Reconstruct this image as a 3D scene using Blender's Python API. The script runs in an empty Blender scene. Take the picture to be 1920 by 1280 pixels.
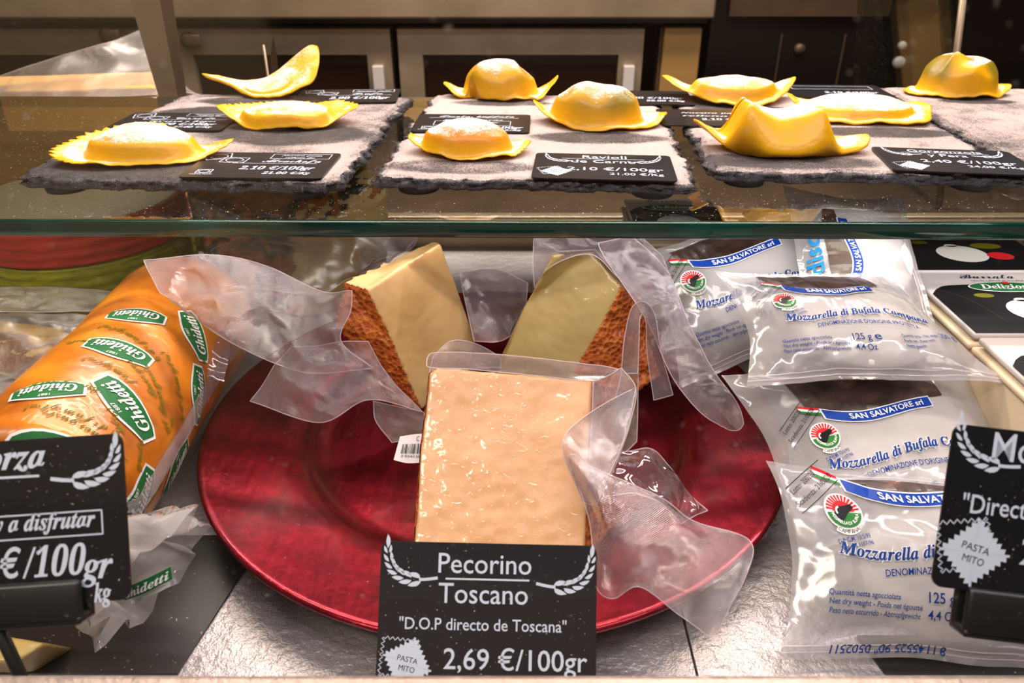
import bpy, bmesh, math, random
from mathutils import Vector, Matrix, noise
random.seed(7)
scene = bpy.context.scene
COL = scene.collection
V = Vector
pi = math.pi
# ------------------------------------------------------------------ camera, light, exposure
CAM = V((0, 0, .29)); PITCH = math.radians(29); FPX = 1450.0
cd = bpy.data.cameras.new('camera'); cam = bpy.data.objects.new('camera', cd); COL.objects.link(cam)
cam.location = CAM; cam.rotation_euler = (pi/2 - PITCH, 0, 0)
cd.sensor_width = 36; cd.lens = FPX/1920*36; cd.clip_start = .01; cd.clip_end = 50
cd.dof.use_dof = True; cd.dof.focus_distance = .42; cd.dof.aperture_fstop = 16
scene.camera = cam
scene.view_settings.view_transform = 'Standard'; scene.view_settings.look = 'None'
scene.view_settings.gamma = 1; scene.view_settings.use_curve_mapping = False
scene.view_settings.exposure = 0
try:
    scene.cycles.transparent_max_bounces = 40; scene.cycles.max_bounces = 10
    scene.cycles.use_denoising = True; scene.cycles.caustics_reflective = False
except Exception: pass
w = bpy.data.worlds.new('world'); scene.world = w; w.use_nodes = True
w.node_tree.nodes['Background'].inputs[0].default_value = (1, .82, .66, 1)
w.node_tree.nodes['Background'].inputs[1].default_value = .17
def area(name, loc, rot, sx, sy, watt, col):
    l = bpy.data.lights.new(name, 'AREA'); l.shape = 'RECTANGLE'; l.size = sx; l.size_y = sy; l.energy = watt; l.color = col
    o = bpy.data.objects.new(name, l); COL.objects.link(o); o.location = loc; o.rotation_euler = rot; return o
area('case_top_strip', (.12, .90, .68), (math.radians(-32), 0, 0), 1.3, .035, 8.8, (1, .85, .83))
area('case_front_strip', (.20, .16, .56), (math.radians(28), 0, 0), .85, .03, 2.1, (1, .90, .95))
area('counter_lamp', (.1, .95, 1.3), (math.radians(25), 0, 0), 1.6, .2, 32, (1, .84, .68))
area('overhead_fill', (.1, -.55, 1.85), (math.radians(12), 0, 0), 2.6, 1.0, 18, (1, .92, .93))  # added fill, softens the slate shadows
area('shelf_led_strip', (.16, .418, .1275), (math.radians(38), 0, 0), 1.0, .006, .24, (1, .92, .95))
area('haze_fill', (-.7, -.45, 1.2), (math.radians(-40), 0, 0), .8, .5, 44, (1, .86, .70))  # added unseen light, feeds the haze in the pane and fills the case

CP, SP = math.cos(PITCH), math.sin(PITCH)
def ray(px, py):
    a = (px-960)/FPX; b = (640-py)/FPX
    return V((a, CP + b*SP, -SP + b*CP))
def P(px, py, d): return CAM + ray(px, py)*d          # point seen there at depth d (metres)
def at_z(px, py, z):
    r = ray(px, py); return CAM + r*((z-CAM.z)/r.z)
def at_y(px, py, y):
    r = ray(px, py); return CAM + r*(y/r.y)

# ------------------------------------------------------------------ materials
def lin(h):
    h = h.lstrip('#'); o = []
    for i in (0, 2, 4):
        c = int(h[i:i+2], 16)/255; o.append(c/12.92 if c <= .04045 else ((c+.055)/1.055)**2.4)
    return (*o, 1)
class NT:
    def __init__(s, name):
        s.m = bpy.data.materials.new(name); s.m.use_nodes = True; s.t = s.m.node_tree
        s.t.nodes.clear(); s.out = s.t.nodes.new('ShaderNodeOutputMaterial')
    def n(s, typ, ins=None, **kw):
        nd = s.t.nodes.new('ShaderNode'+typ)
        for k, v in kw.items(): setattr(nd, k, v)
        for k, v in (ins or {}).items():
            sock = nd.inputs[k]
            if isinstance(v, bpy.types.NodeSocket): s.t.links.new(v, sock)
            else: sock.default_value = v
        return nd
    def bsdf(s, **kw):
        mp = dict(col='Base Color', rough='Roughness', metal='Metallic', normal='Normal', coat='Coat Weight', coatr='Coat Roughness', coatn='Coat Normal',
                  sss='Subsurface Weight', sssr='Subsurface Radius', ssss='Subsurface Scale', spec='Specular IOR Level', trans='Transmission Weight',
                  em='Emission Color', emv='Emission Strength', alpha='Alpha', ior='IOR', aniso='Anisotropic', sheen='Sheen Weight')
        return s.n('BsdfPrincipled', {mp[k]: v for k, v in kw.items()}).outputs[0]
    def co(s): return s.n('NewGeometry').outputs['Position'] if False else s.n('TexCoord').outputs['Object']
    def noise(s, scale, detail=3, rough=.5, vec=None, dist=0):
        return s.n('TexNoise', {'Vector': vec or s.co(), 'Scale': scale, 'Detail': detail, 'Roughness': rough, 'Distortion': dist}).outputs[0]
    def ramp(s, f, stops):
        r = s.n('ValToRGB', {'Fac': f}); e = r.color_ramp.elements
        while len(e) < len(stops): e.new(.5)
        for el, (p, c) in zip(e, stops): el.position = p; el.color = c if not isinstance(c, str) else lin(c)
        return r.outputs[0]
    def math(s, op, a, b=0.0, clamp=False):
        n = s.n('Math', {0: a, 1: b}, operation=op); n.use_clamp = clamp; return n.outputs[0]
    def mix(s, f, a, b):
        n = s.n('Mix', data_type='RGBA')
        for i, v in ((0, f), (6, a), (7, b)):
            if isinstance(v, bpy.types.NodeSocket): s.t.links.new(v, n.inputs[i])
            else: n.inputs[i].default_value = v
        return n.outputs[2]
    def mixs(s, f, a, b): return s.n('MixShader', {0: f, 1: a, 2: b}).outputs[0]
    def bump(s, h, dist, st=1.0): return s.n('Bump', {'Height': h, 'Distance': dist, 'Strength': st}).outputs[0]
    def attr(s, name): return s.n('Attribute', attribute_name=name).outputs['Fac']
    def fres(s, ior=1.45, n=None):                        # the same from either side of a thin sheet
        f = s.n('LayerWeight', {'Blend': .5, **({'Normal': n} if n else {})}).outputs['Facing']; r0 = ((ior-1)/(ior+1))**2
        return s.math('ADD', r0, s.math('MULTIPLY', s.math('POWER', f, 5.0), 1-r0))
    def done(s, surf): s.t.links.new(surf, s.out.inputs['Surface']); return s.m
def plain(name, hexc, rough=.5, metal=0, coat=0, **kw):
    t = NT(name); return t.done(t.bsdf(col=lin(hexc), rough=rough, metal=metal, coat=coat, **kw))

def m_pasta(name, base, fill):
    t = NT(name); f = t.attr('flour'); n = t.noise(420, 4, .7); n2 = t.noise(1500, 2, .6)
    g = t.math('MULTIPLY', t.math('SUBTRACT', t.math('ADD', f, t.math('ADD', t.math('MULTIPLY', n, 1.6), t.math('MULTIPLY', n2, 1.0))), 1.80), 3.2, True)
    c = t.mix(t.attr('fill'), lin(base), lin(fill))
    c = t.mix(t.math('MULTIPLY', t.noise(60), .35), c, lin('#d98a08'))
    c = t.mix(g, c, lin('#e9d8cf'))
    bp = t.bump(t.math('ADD', t.noise(250, 3), t.math('MULTIPLY', g, n2)), .0006, .5)
    r = t.math('ADD', t.math('MULTIPLY', g, .5), .38)
    return t.done(t.bsdf(col=c, rough=r, normal=bp, sss=.25, sssr=(1, .5, .12), ssss=.006))
M = {}
M['pasta'] = m_pasta('egg_pasta', '#f8bb0a', '#e8a812')
M['pasta_green'] = m_pasta('egg_pasta_over_spinach', '#f6b70e', '#77761a')
M['pasta_meat'] = m_pasta('egg_pasta_over_meat', '#f6b810', '#e07c1c')
def m_slate():
    t = NT('floured_slate'); f = t.attr('flour'); n = t.noise(700, 4, .75); n2 = t.noise(2600, 1); big = t.noise(90, 4, .6)
    g = t.math('ADD', t.math('MULTIPLY', n, 2.0), t.math('ADD', t.math('MULTIPLY', n2, 2.6), t.math('MULTIPLY', big, 1.0)))
    g = t.math('MULTIPLY', t.math('SUBTRACT', t.math('ADD', f, g), 3.27), 2.7, True)
    c = t.ramp(t.noise(130, 5, .65), [(.3, '#1c1b1e'), (.55, '#37343a'), (.75, '#57525a')])
    c = t.mix(g, c, lin('#ead8d3'))
    bp = t.bump(t.math('ADD', t.noise(160, 6, .7), t.math('MULTIPLY', g, n)), .0030, .9)
    return t.done(t.bsdf(col=c, rough=t.math('ADD', t.math('MULTIPLY', g, .4), .42), normal=bp))
M['slate'] = m_slate()
def m_glass():
    t = NT('clear_shelf_glass'); sp = t.noise(900, 1, .5); pt = t.math('MULTIPLY', t.math('SUBTRACT', sp, .735), 14, True)
    tr = t.n('BsdfTransparent', {0: (.90, .95, .92, 1)}).outputs[0]; gl = t.n('BsdfGlossy', {0: (1, 1, 1, 1), 'Roughness': .02}).outputs[0]
    s = t.mixs(t.math('MULTIPLY', t.fres(1.5), 1.7, True), tr, gl)
    return t.done(t.mixs(pt, s, t.n('BsdfDiffuse', {0: lin('#f2e6de')}).outputs[0]))
M['glass'] = m_glass()
def m_edge():
    t = NT('green_glass_edge'); n = t.noise(14, 2, vec=t.n('Mapping', {'Vector': t.co(), 'Scale': (1, .01, .05)}).outputs[0])
    c = t.ramp(n, [(.3, '#02201a'), (.55, '#06382c'), (.75, '#145546')])
    return t.done(t.bsdf(col=c, rough=.08, coat=.4, spec=.6))
M['glass_edge'] = m_edge()
def m_pane():
    t = NT('front_pane_glass'); tr = t.n('BsdfTransparent', {0: (.985, .99, .985, 1)}).outputs[0]; gl = t.n('BsdfGlossy', {0: (1, 1, 1, 1), 'Roughness': .06}).outputs[0]
    pt = t.math('MULTIPLY', t.math('SUBTRACT', t.noise(700, 0), .80), 9, True)
    return t.done(t.mixs(t.math('MULTIPLY', pt, .35), t.mixs(t.math('MULTIPLY', t.fres(1.5), 1.5), tr, gl), t.n('BsdfDiffuse', {0: (.8, .75, .7, 1)}).outputs[0]))
M['pane'] = m_pane()
def m_film(name, milk, tint=(.93, .90, .91), rough=.20, weave=True, dcol='#ecd0da', bd=.008):
    t = NT(name); uv = t.n('UVMap').outputs[0]
    wv = t.n('TexWave', {'Vector': uv, 'Scale': 55, 'Distortion': .2}, wave_type='BANDS', bands_direction='DIAGONAL').outputs['Fac']
    bp = t.bump(t.math('ADD', t.math('MULTIPLY', t.noise(48, 2, .5, dist=.5), 1.0), t.math('MULTIPLY', wv, .03 if weave else 0)), bd, .8)
    tr = t.n('BsdfTransparent', {0: (*tint, 1)}).outputs[0]
    df = t.n('BsdfDiffuse', {0: lin(dcol), 'Normal': bp}).outputs[0]
    tl = t.n('BsdfTranslucent', {0: lin(dcol), 'Normal': bp}).outputs[0]
    s = t.mixs(t.math('MULTIPLY', t.math('ADD', t.noise(45, 2), .5), milk), tr, t.mixs(.35, df, tl))
    gl = t.n('BsdfGlossy', {0: (1, 1, 1, 1), 'Roughness': rough, 'Normal': bp}).outputs[0]
    return t.done(t.mixs(t.math('MULTIPLY', t.fres(1.5, bp), 3.2, True), s, gl))
M['film'] = m_film('vacuum_film', .26)
M['film_dull'] = m_film('dull_vacuum_film', .30, dcol='#cbb79a')
M['film_clear'] = m_film('clear_film', .13, weave=False, rough=.08)
M['film_soft'] = m_film('soft_film', .16, weave=False, rough=.40, dcol='#cfc2ae', bd=.0012)
t = NT('film_rim'); M['film_rim'] = t.done(t.mixs(.35, t.n('BsdfTransparent').outputs[0], t.bsdf(col=lin('#f3e2e6'), rough=.2)))
def m_bag():
    t = NT('printed_bag_film'); mk_ = t.attr('milk'); bp = t.bump(t.noise(38, 2, .5, dist=.6), .0026, .6)
    tr = t.n('BsdfTransparent', {0: (.93, .94, .96, 1)}).outputs[0]
    df = t.mixs(.25, t.n('BsdfDiffuse', {0: lin('#dcd7d6'), 'Normal': bp}).outputs[0], t.n('BsdfTranslucent', {0: lin('#dcd7d6')}).outputs[0])
    s = t.mixs(mk_, tr, df)
    gl = t.n('BsdfGlossy', {0: (1, 1, 1, 1), 'Roughness': .10, 'Normal': bp}).outputs[0]
    return t.done(t.mixs(t.math('MULTIPLY', t.fres(1.5, bp), .95, True), s, gl))
M['bag'] = m_bag()
def m_paste(name, a, b, coat=.8, sss=.3):
    t = NT(name); c = t.ramp(t.noise(22, 3), [(.3, a), (.7, b)])
    n = t.noise(170, 2, .5, dist=1.5); blob = t.ramp(n, [(.56, (0, 0, 0, 1)), (.60, (1, 1, 1, 1))])
    cn = t.bump(t.math('ADD', t.math('MULTIPLY', blob, .5), t.noise(60, 3)), .0020, .65)
    return t.done(t.bsdf(col=c, rough=.5, coat=coat, coatr=.07, coatn=cn, sss=sss, sssr=(1, .6, .3), ssss=.01))
M['pecorino'] = m_paste('pecorino_paste', '#dba069', '#e8b582')
M['aged'] = m_paste('aged_paste', '#c89e62', '#dcb67c', coat=.5)
M['aged_shaded'] = m_paste('shaded_paste', '#a08a4e', '#b89f62', coat=.5)  # aged paste with the back right wedge's shade put into its colour
M['smoked_paste'] = m_paste('smoked_paste', '#d2ab62', '#e2c27e', coat=.4)
M['butter'] = m_paste('pale_block_cheese', '#e0ae5c', '#e8bb6e', coat=.1)
def m_rind(name, a, b, c):
    t = NT(name); n = t.noise(150, 5, .7); vor = t.n('TexVoronoi', {'Vector': t.co(), 'Scale': 330}).outputs[0]
    col = t.ramp(t.math('ADD', t.math('MULTIPLY', n, .75), t.math('MULTIPLY', vor, .3)), [(.3, a), (.5, b), (.72, c)])
    bp = t.bump(t.math('ADD', n, vor), .0018, .8)
    return t.done(t.bsdf(col=col, rough=.45, normal=bp, coat=.35, coatr=.15))
M['rind'] = m_rind('orange_rind', '#7a2f0c', '#b9581a', '#d9812f')
M['rind_dark'] = m_rind('browned_rind', '#5a2a12', '#8a4a22', '#a8703a')
def m_herb():
    t = NT('smoked_herb_skin'); c = t.ramp(t.noise(38, 4, .6, dist=.8), [(.38, '#1c2016'), (.46, '#3f3a1c'), (.52, '#b0601a'), (.7, '#d07c22')])
    return t.done(t.bsdf(col=c, rough=.3, coat=.8, coatr=.1, normal=t.bump(t.noise(110, 3), .003, .8)))
M['herb'] = m_herb()
def m_plate():
    t = NT('red_lacquered_metal'); n = t.noise(35, 4, .6); sc = t.noise(300, 2, .6, vec=t.n('Mapping', {'Vector': t.co(), 'Scale': (1, .12, 1), 'Rotation': (0, 0, .7)}).outputs[0])
    c = t.ramp(n, [(.3, '#5c0514'), (.7, '#920a22')])
    fl = t.math('MULTIPLY', t.math('SUBTRACT', t.noise(800, 2), .72), 9, True)
    c = t.mix(fl, c, lin('#e8a0a8'))
    bp = t.bump(t.math('ADD', t.math('MULTIPLY', t.noise(120, 3), .6), t.math('MULTIPLY', sc, .4)), .0011, .5)
    return t.done(t.bsdf(col=c, metal=.82, rough=t.math('ADD', t.math('MULTIPLY', sc, .25), .22), normal=bp, coat=.3, coatr=.12))
M['plate'] = m_plate()
def m_steel(name, a, b, rough, bumpd=.001, sc=60, metal=.85):
    t = NT(name); n = t.noise(sc, 4, .65); c = t.ramp(t.noise(9, 3), [(.3, a), (.7, b)])
    sr = t.noise(260, 2, .6, vec=t.n('Mapping', {'Vector': t.co(), 'Scale': (1, .05, 1), 'Rotation': (0, 0, .5)}).outputs[0])
    sr = t.math('MULTIPLY', t.math('SUBTRACT', sr, .68), 8, True)
    c = t.mix(t.math('MULTIPLY', sr, .55), c, lin('#3a3638'))
    return t.done(t.bsdf(col=c, metal=metal, rough=rough, normal=t.bump(n, bumpd, .8)))
M['floor'] = m_steel('worn_case_floor', '#b2aaaa', '#cdc6c6', .40, .0022, 130, .55)
M['sill'] = m_steel('sill_steel', '#9a8a80', '#bcaaa0', .42, .001, 200, .7)
M['steel'] = m_steel('brushed_steel', '#9a8870', '#b8a488', .42, .0004, 40, .6)
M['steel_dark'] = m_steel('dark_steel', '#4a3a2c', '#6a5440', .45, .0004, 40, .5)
M['black'] = plain('black_plastic', '#141414', .38)
M['rubber'] = plain('black_rubber', '#0c0c0c', .7)
def m_card():
    t = NT('black_card'); d = t.math('MULTIPLY', t.math('SUBTRACT', t.noise(1100, 1), .73), 10, True)
    c = t.mix(d, lin('#16161a'), lin('#d8cbb8'))
    return t.done(t.bsdf(col=c, rough=.33, spec=.4))
M['card'] = m_card()
def m_mat():
    t = NT('black_sheet'); d = t.math('MULTIPLY', t.math('SUBTRACT', t.noise(600, 1), .74), 10, True)
    c = t.mix(d, t.ramp(t.noise(20, 3), [(.3, '#181614'), (.7, '#2a2622')]), lin('#d8cbb8'))
    return t.done(t.bsdf(col=c, rough=.45))
M['sheet'] = m_mat()
M['ink'] = plain('pale_blue_print', '#d3dcec', .5, spec=.15)
M['ink_white'] = plain('white_print', '#f2f0ee', .5, spec=.15)
M['ink_dark'] = plain('dark_print', '#20242e', .5)
M['blue'] = plain('blue_print', '#0b3c9c', .4, spec=.15)
M['cyan'] = plain('light_blue_print', '#1a86c8', .4, spec=.15)
M['navy'] = plain('navy_print', '#123a86', .4, spec=.15)
M['red'] = plain('red_print', '#d8262c', .4, spec=.15)
M['green'] = plain('green_print', '#2c7a34', .4, spec=.15)
M['logo_green'] = plain('dark_green_print', '#1c6a36', .4, spec=.15)
M['yellow'] = plain('yellow_print', '#e8c23a', .5)
M['script_green'] = plain('olive_print', '#6d6a14', .5, spec=.15)
M['lid'] = plain('dull_lid', '#6a5d45', .6)
M['white'] = plain('white_plastic', '#d4ccc8', .4)
M['label'] = plain('label_paper', '#d9d0d4', .5)
M['black_print'] = plain('black_print', '#17171a', .35, spec=.15)
M['mozz'] = plain('mozzarella_white', '#f2eee6', .35, coat=.5)
t = NT('buffalo_picture'); M['hide'] = t.done(t.bsdf(col=t.ramp(t.noise(30, 4, .6, dist=1), [(.35, '#22150f'), (.55, '#46302a'), (.7, '#7a5648')]), rough=.4, coat=.12))
t = NT('tub_plastic'); M['tub'] = t.done(t.bsdf(col=t.ramp(t.noise(8), [(.3, '#dcc3a0'), (.7, '#e6d2b4')]), rough=.4, sss=.15, ssss=.01))
def m_sausage():
    t = NT('orange_printed_casing'); c = t.ramp(t.noise(24, 4, .55, dist=.5), [(.28, '#8e4406'), (.48, '#d87a0e'), (.7, '#ea9a1c')])
    return t.done(t.bsdf(col=c, rough=.35, coat=.7, coatr=.2, coatn=t.bump(t.noise(60, 2, .5, dist=.8), .003, .7)))
M['casing'] = m_sausage()
def m_rope(name, a, b):
    t = NT(name); n = t.noise(60, 3, .6, vec=t.n('Mapping', {'Vector': t.co(), 'Scale': (1, 1, 4)}).outputs[0])
    return t.done(t.bsdf(col=t.ramp(n, [(.3, a), (.7, b)]), rough=.6))
M['tub_red'] = m_rope('red_band', '#8a1c14', '#c0341e'); M['tub_green'] = m_rope('olive_band', '#6a6a08', '#a0a012')
M['room'] = plain('brown_wall', '#4a3526', .8)
M['dark_floor'] = plain('dark_floor_tiles', '#1c1714', .6)
M['haze_pale'] = plain('pale_haze_block', '#a08e72', .8)  # only for the added block that reflects as haze
M['dark'] = plain('dark_panel', '#14100e', .22)
M['fridge_glass'] = plain('fridge_glass', '#2a1812', .12)
M['warm_panel'] = plain('warm_steel_panel', '#c49a5c', .35, metal=.4)

# ------------------------------------------------------------------ mesh helpers
BASE = {}
def mk(name, verts, faces, mats, parent=None, smooth=True, idx=None, attrs=None, uvs=None, base=None):
    verts = [V(v) for v in verts]
    if base is None:
        if parent is not None: base = BASE[parent.name]
        else:
            n = len(verts); base = V((sum(v.x for v in verts)/n, sum(v.y for v in verts)/n, min(v.z for v in verts)))
    me = bpy.data.meshes.new(name); me.from_pydata([v-base for v in verts], [], faces)
    for m_ in (mats if isinstance(mats, (list, tuple)) else [mats]): me.materials.append(m_)
    if idx: me.polygons.foreach_set('material_index', idx)
    me.polygons.foreach_set('use_smooth', [smooth]*len(me.polygons))
    for k, vals in (attrs or {}).items():
        a = me.attributes.new(k, 'FLOAT', 'POINT'); a.data.foreach_set('value', vals)
    if uvs:
        l = me.uv_layers.new(name='UVMap')
        for lp in me.loops: l.data[lp.index].uv = uvs[lp.vertex_index]
    me.update()
    o = bpy.data.objects.new(name, me); COL.objects.link(o)
    if parent is not None:
        o.parent = parent; o.location = base - BASE[parent.name]
    else: o.location = base
    BASE[o.name] = base
    return o
def tag(o, label, cat, group=None):
    o['label'] = label; o['category'] = cat
    if group: o['group'] = group
    return o
def thing(name, loc, label, cat, group=None):
    o = bpy.data.objects.new(name, None); COL.objects.link(o); o.location = loc; o.empty_display_size = .01
    BASE[o.name] = V(loc); return tag(o, label, cat, group)
def struct(o): o['kind'] = 'structure'; return o
class MB:
    def __init__(s): s.v = []; s.f = []; s.i = []
    def add(s, vs, fs, mi=0):
        b = len(s.v); s.v += [V(v) for v in vs]; s.f += [tuple(b+i for i in f) for f in fs]; s.i += [mi]*len(fs); return s
    def box(s, lo, hi, mi=0, mat=None):
        x0, y0, z0 = lo; x1, y1, z1 = hi
        vs = [V(p) for p in ((x0,y0,z0),(x1,y0,z0),(x1,y1,z0),(x0,y1,z0),(x0,y0,z1),(x1,y0,z1),(x1,y1,z1),(x0,y1,z1))]
        if mat: vs = [mat @ v for v in vs]
        return s.add(vs, [(3,2,1,0),(4,5,6,7),(0,1,5,4),(1,2,6,5),(2,3,7,6),(3,0,4,7)], mi)
    def bbox(s, lo, hi, bev, mi=0, mat=None, seg=2):
        bm = bmesh.new(); bmesh.ops.create_cube(bm, size=1)
        for v in bm.verts: v.co = V([lo[k]+(v.co[k]+.5)*(hi[k]-lo[k]) for k in range(3)])
        bmesh.ops.bevel(bm, geom=bm.edges[:], offset=bev, segments=seg, affect='EDGES', profile=.5)
        if mat: bmesh.ops.transform(bm, matrix=mat, verts=bm.verts)
        s.bm(bm, mi); return s
    def bm(s, bm, mi=0):
        bm.verts.index_update(); s.add([v.co.copy() for v in bm.verts], [tuple(v.index for v in f.verts) for f in bm.faces], mi); bm.free()
    def tube(s, pts, r, n=6, mi=0, closed=False):
        pts = [V(p) for p in pts]; rings = []
        for i, p in enumerate(pts):
            a = pts[(i-1) % len(pts)] if closed else pts[max(i-1, 0)]; b = pts[(i+1) % len(pts)] if closed else pts[min(i+1, len(pts)-1)]
            d = (b-a).normalized() if (b-a).length > 1e-9 else V((0, 0, 1))
            u = d.orthogonal().normalized() if not rings else (lu - d*lu.dot(d)).normalized()
            lu = u; wv = d.cross(u); rr = r[i] if isinstance(r, (list, tuple)) else r
            rings.append([p + (u*math.cos(2*pi*k/n) + wv*math.sin(2*pi*k/n))*rr for k in range(n)])
        fs = []; m = len(rings)
        for i in range(m if closed else m-1):
            for k in range(n): fs.append((i*n+k, i*n+(k+1) % n, ((i+1) % m)*n+(k+1) % n, ((i+1) % m)*n+k))
        if not closed: fs += [tuple(range(n))[::-1], tuple((m-1)*n+k for k in range(n))]
        return s.add([p for rg in rings for p in rg], fs, mi)
    def lathe(s, prof, c, n=48, mi=0, axis=None):
        c = V(c); vs = []; fs = []
        for (r, z) in prof:
            for k in range(n): vs.append(c + V((r*math.cos(2*pi*k/n), r*math.sin(2*pi*k/n), z)))
        for i in range(len(prof)-1):
            for k in range(n): fs.append((i*n+k, i*n+(k+1) % n, (i+1)*n+(k+1) % n, (i+1)*n+k))
        if prof[0][0] > 0: fs.append(tuple(range(n))[::-1])
        if prof[-1][0] > 0: fs.append(tuple((len(prof)-1)*n+k for k in range(n)))
        return s.add(vs, fs, mi)
    def prism(s, poly, z0, z1, mat=None, mi=0):
        n = len(poly); vs = [V((x, y, z0)) for x, y in poly] + [V((x, y, z1)) for x, y in poly]
        if mat: vs = [mat @ v for v in vs]
        return s.add(vs, [tuple(range(n))[::-1], tuple(range(n, 2*n))] + [(i, (i+1) % n, n+(i+1) % n, n+i) for i in range(n)], mi)
    def make(s, name, mats, parent=None, smooth=False, **kw):
        return mk(name, s.v, s.f, mats, parent, smooth, idx=s.i if isinstance(mats, (list, tuple)) else None, **kw)
def cr(p, t):                                            # Catmull-Rom through a list of vectors / tuples
    n = len(p)-1; x = min(max(t, 0), 1)*n; i = min(int(x), n-1); f = x-i
    a, b, c, d = p[max(i-1, 0)] if i else p[0]*2-p[1], p[i], p[i+1], p[i+2] if i+2 <= n else p[n]*2-p[n-1]
    return .5*((2*b) + (c-a)*f + (2*a-5*b+4*c-d)*f*f + (3*b-a-3*c+d)*f**3)
def closed_curve(pts, n):
    m = len(pts); o = []
    for k in range(n):
        x = k/n*m; i = int(x); f = x-i; a, b, c, d = (V((*pts[(i+j) % m], 0)) for j in (-1, 0, 1, 2))
        o.append(.5*((2*b) + (c-a)*f + (2*a-5*b+4*c-d)*f*f + (3*b-a-3*c+d)*f**3))
    return o
def nz(v, s): return noise.noise(V(v)*s)
def ss(a, b, x): t_ = min(max((x-a)/(b-a), 0), 1); return t_*t_*(3-2*t_)
def grid_faces(nu, nv): return [(j*(nu+1)+i, j*(nu+1)+i+1, (j+1)*(nu+1)+i+1, (j+1)*(nu+1)+i) for j in range(nv) for i in range(nu)]
def film(name, ctrl, parent, mat='film', wr=.0022, nu=44, nv=30, sc=38, rim=True, round_=0, seed=0):
    """A sheet of film through rows of points (px, py, depth); creased, with a milky welded rim."""
    rows = [[P(*c) for c in r] for r in ctrl]; pts = []; uvs = []
    for j in range(nv+1):
        tv = j/nv; 
        for i in range(nu+1):
            tu = i/nu; a, b = tu, tv
            if round_:                                     # rounded corners
                du, dv = abs(2*tu-1), abs(2*tv-1); R = round_
                if du > 1-R and dv > 1-R:
                    q = math.hypot(du-1+R, dv-1+R)
                    if q > 1e-6:
                        mx = max(du-1+R, dv-1+R)/q; du = 1-R+(du-1+R)*mx; dv = 1-R+(dv-1+R)*mx
                    a = .5+.5*math.copysign(du, tu-.5); b = .5+.5*math.copysign(dv, tv-.5)
            pts.append(cr([cr(r, a) for r in rows], b)); uvs.append((a, b))
    out = []
    for k, p in enumerate(pts):
        i, j = k % (nu+1), k//(nu+1)
        tx = pts[min(k+1, j*(nu+1)+nu)]-pts[max(k-1, j*(nu+1))]; ty = pts[min(j+1, nv)*(nu+1)+i]-pts[max(j-1, 0)*(nu+1)+i]
        n = tx.cross(ty); n = n.normalized() if n.length > 1e-12 else V((0, 0, 1))
        e = min(i, nu-i, j, nv-j); f = min(1, .35+e/6)
        h = abs(nz(p+V((seed, 0, 0)), sc))*1.6 - .4 + .5*nz(p+V((0, seed, 3)), sc*2.3)
        out.append(p + n*(h*wr*f))
    mb = MB(); mb.add(out, grid_faces(nu, nv), 0)
    if rim:
        loop = [j for j in range(nu+1)] + [j*(nu+1)+nu for j in range(1, nv+1)] + [nv*(nu+1)+i for i in range(nu-1, -1, -1)] + [j*(nu+1) for j in range(nv-1, 0, -1)]
        mb.tube([out[k] for k in loop], .00032, 4, 1, True)
    uv = uvs + [(.5, .5)]*(len(mb.v)-len(uvs))
    return mb.make(name, [M[mat], M['film_rim']], parent, True, uvs=uv)
def remesh(pts, faces, vox, rounds=3, amp=0, sc=60):
    """Even, softly rounded solid from a coarse closed polyhedron -> (verts, faces)."""
    me = bpy.data.meshes.new('tmp'); me.from_pydata([V(p) for p in pts], [], faces)
    bm = bmesh.new(); bm.from_mesh(me); bmesh.ops.recalc_face_normals(bm, faces=bm.faces); bm.to_mesh(me); bm.free()
    o = bpy.data.objects.new('tmp', me); COL.objects.link(o)
    md = o.modifiers.new('r', 'REMESH'); md.mode = 'VOXEL'; md.voxel_size = vox
    sm = o.modifiers.new('s', 'SMOOTH'); sm.iterations = rounds; sm.factor = .5
    dg = bpy.context.evaluated_depsgraph_get(); ev = o.evaluated_get(dg); m2 = bpy.data.meshes.new_from_object(ev)
    vs = [v.co + v.normal*(amp*nz(v.co, sc) + amp*.4*nz(v.co, sc*3)) if amp else v.co.copy() for v in m2.vertices]
    fs = [tuple(p.vertices) for p in m2.polygons]
    bpy.data.objects.remove(o); bpy.data.meshes.remove(me); bpy.data.meshes.remove(m2)
    return vs, fs
def subset(vs, fs, pred, off):
    """Skin over the faces that satisfy PRED(centre, normal), lifted by OFF."""
    nrm = [V((0, 0, 0)) for _ in vs]; keep = []
    for f in fs:
        n = (vs[f[1]]-vs[f[0]]).cross(vs[f[2]]-vs[f[0]]); c = sum((vs[i] for i in f), V())/len(f)
        for i in f: nrm[i] += n
        if pred(c, n.normalized()): keep.append(f)
    mp = {}; ov = []; of = []
    for f in keep:
        q = []
        for i in f:
            if i not in mp: mp[i] = len(ov); ov.append(vs[i] + nrm[i].normalized()*(off + off*.5*nz(vs[i], 220)))
            q.append(mp[i])
        of.append(tuple(q))
    return ov, of
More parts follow.
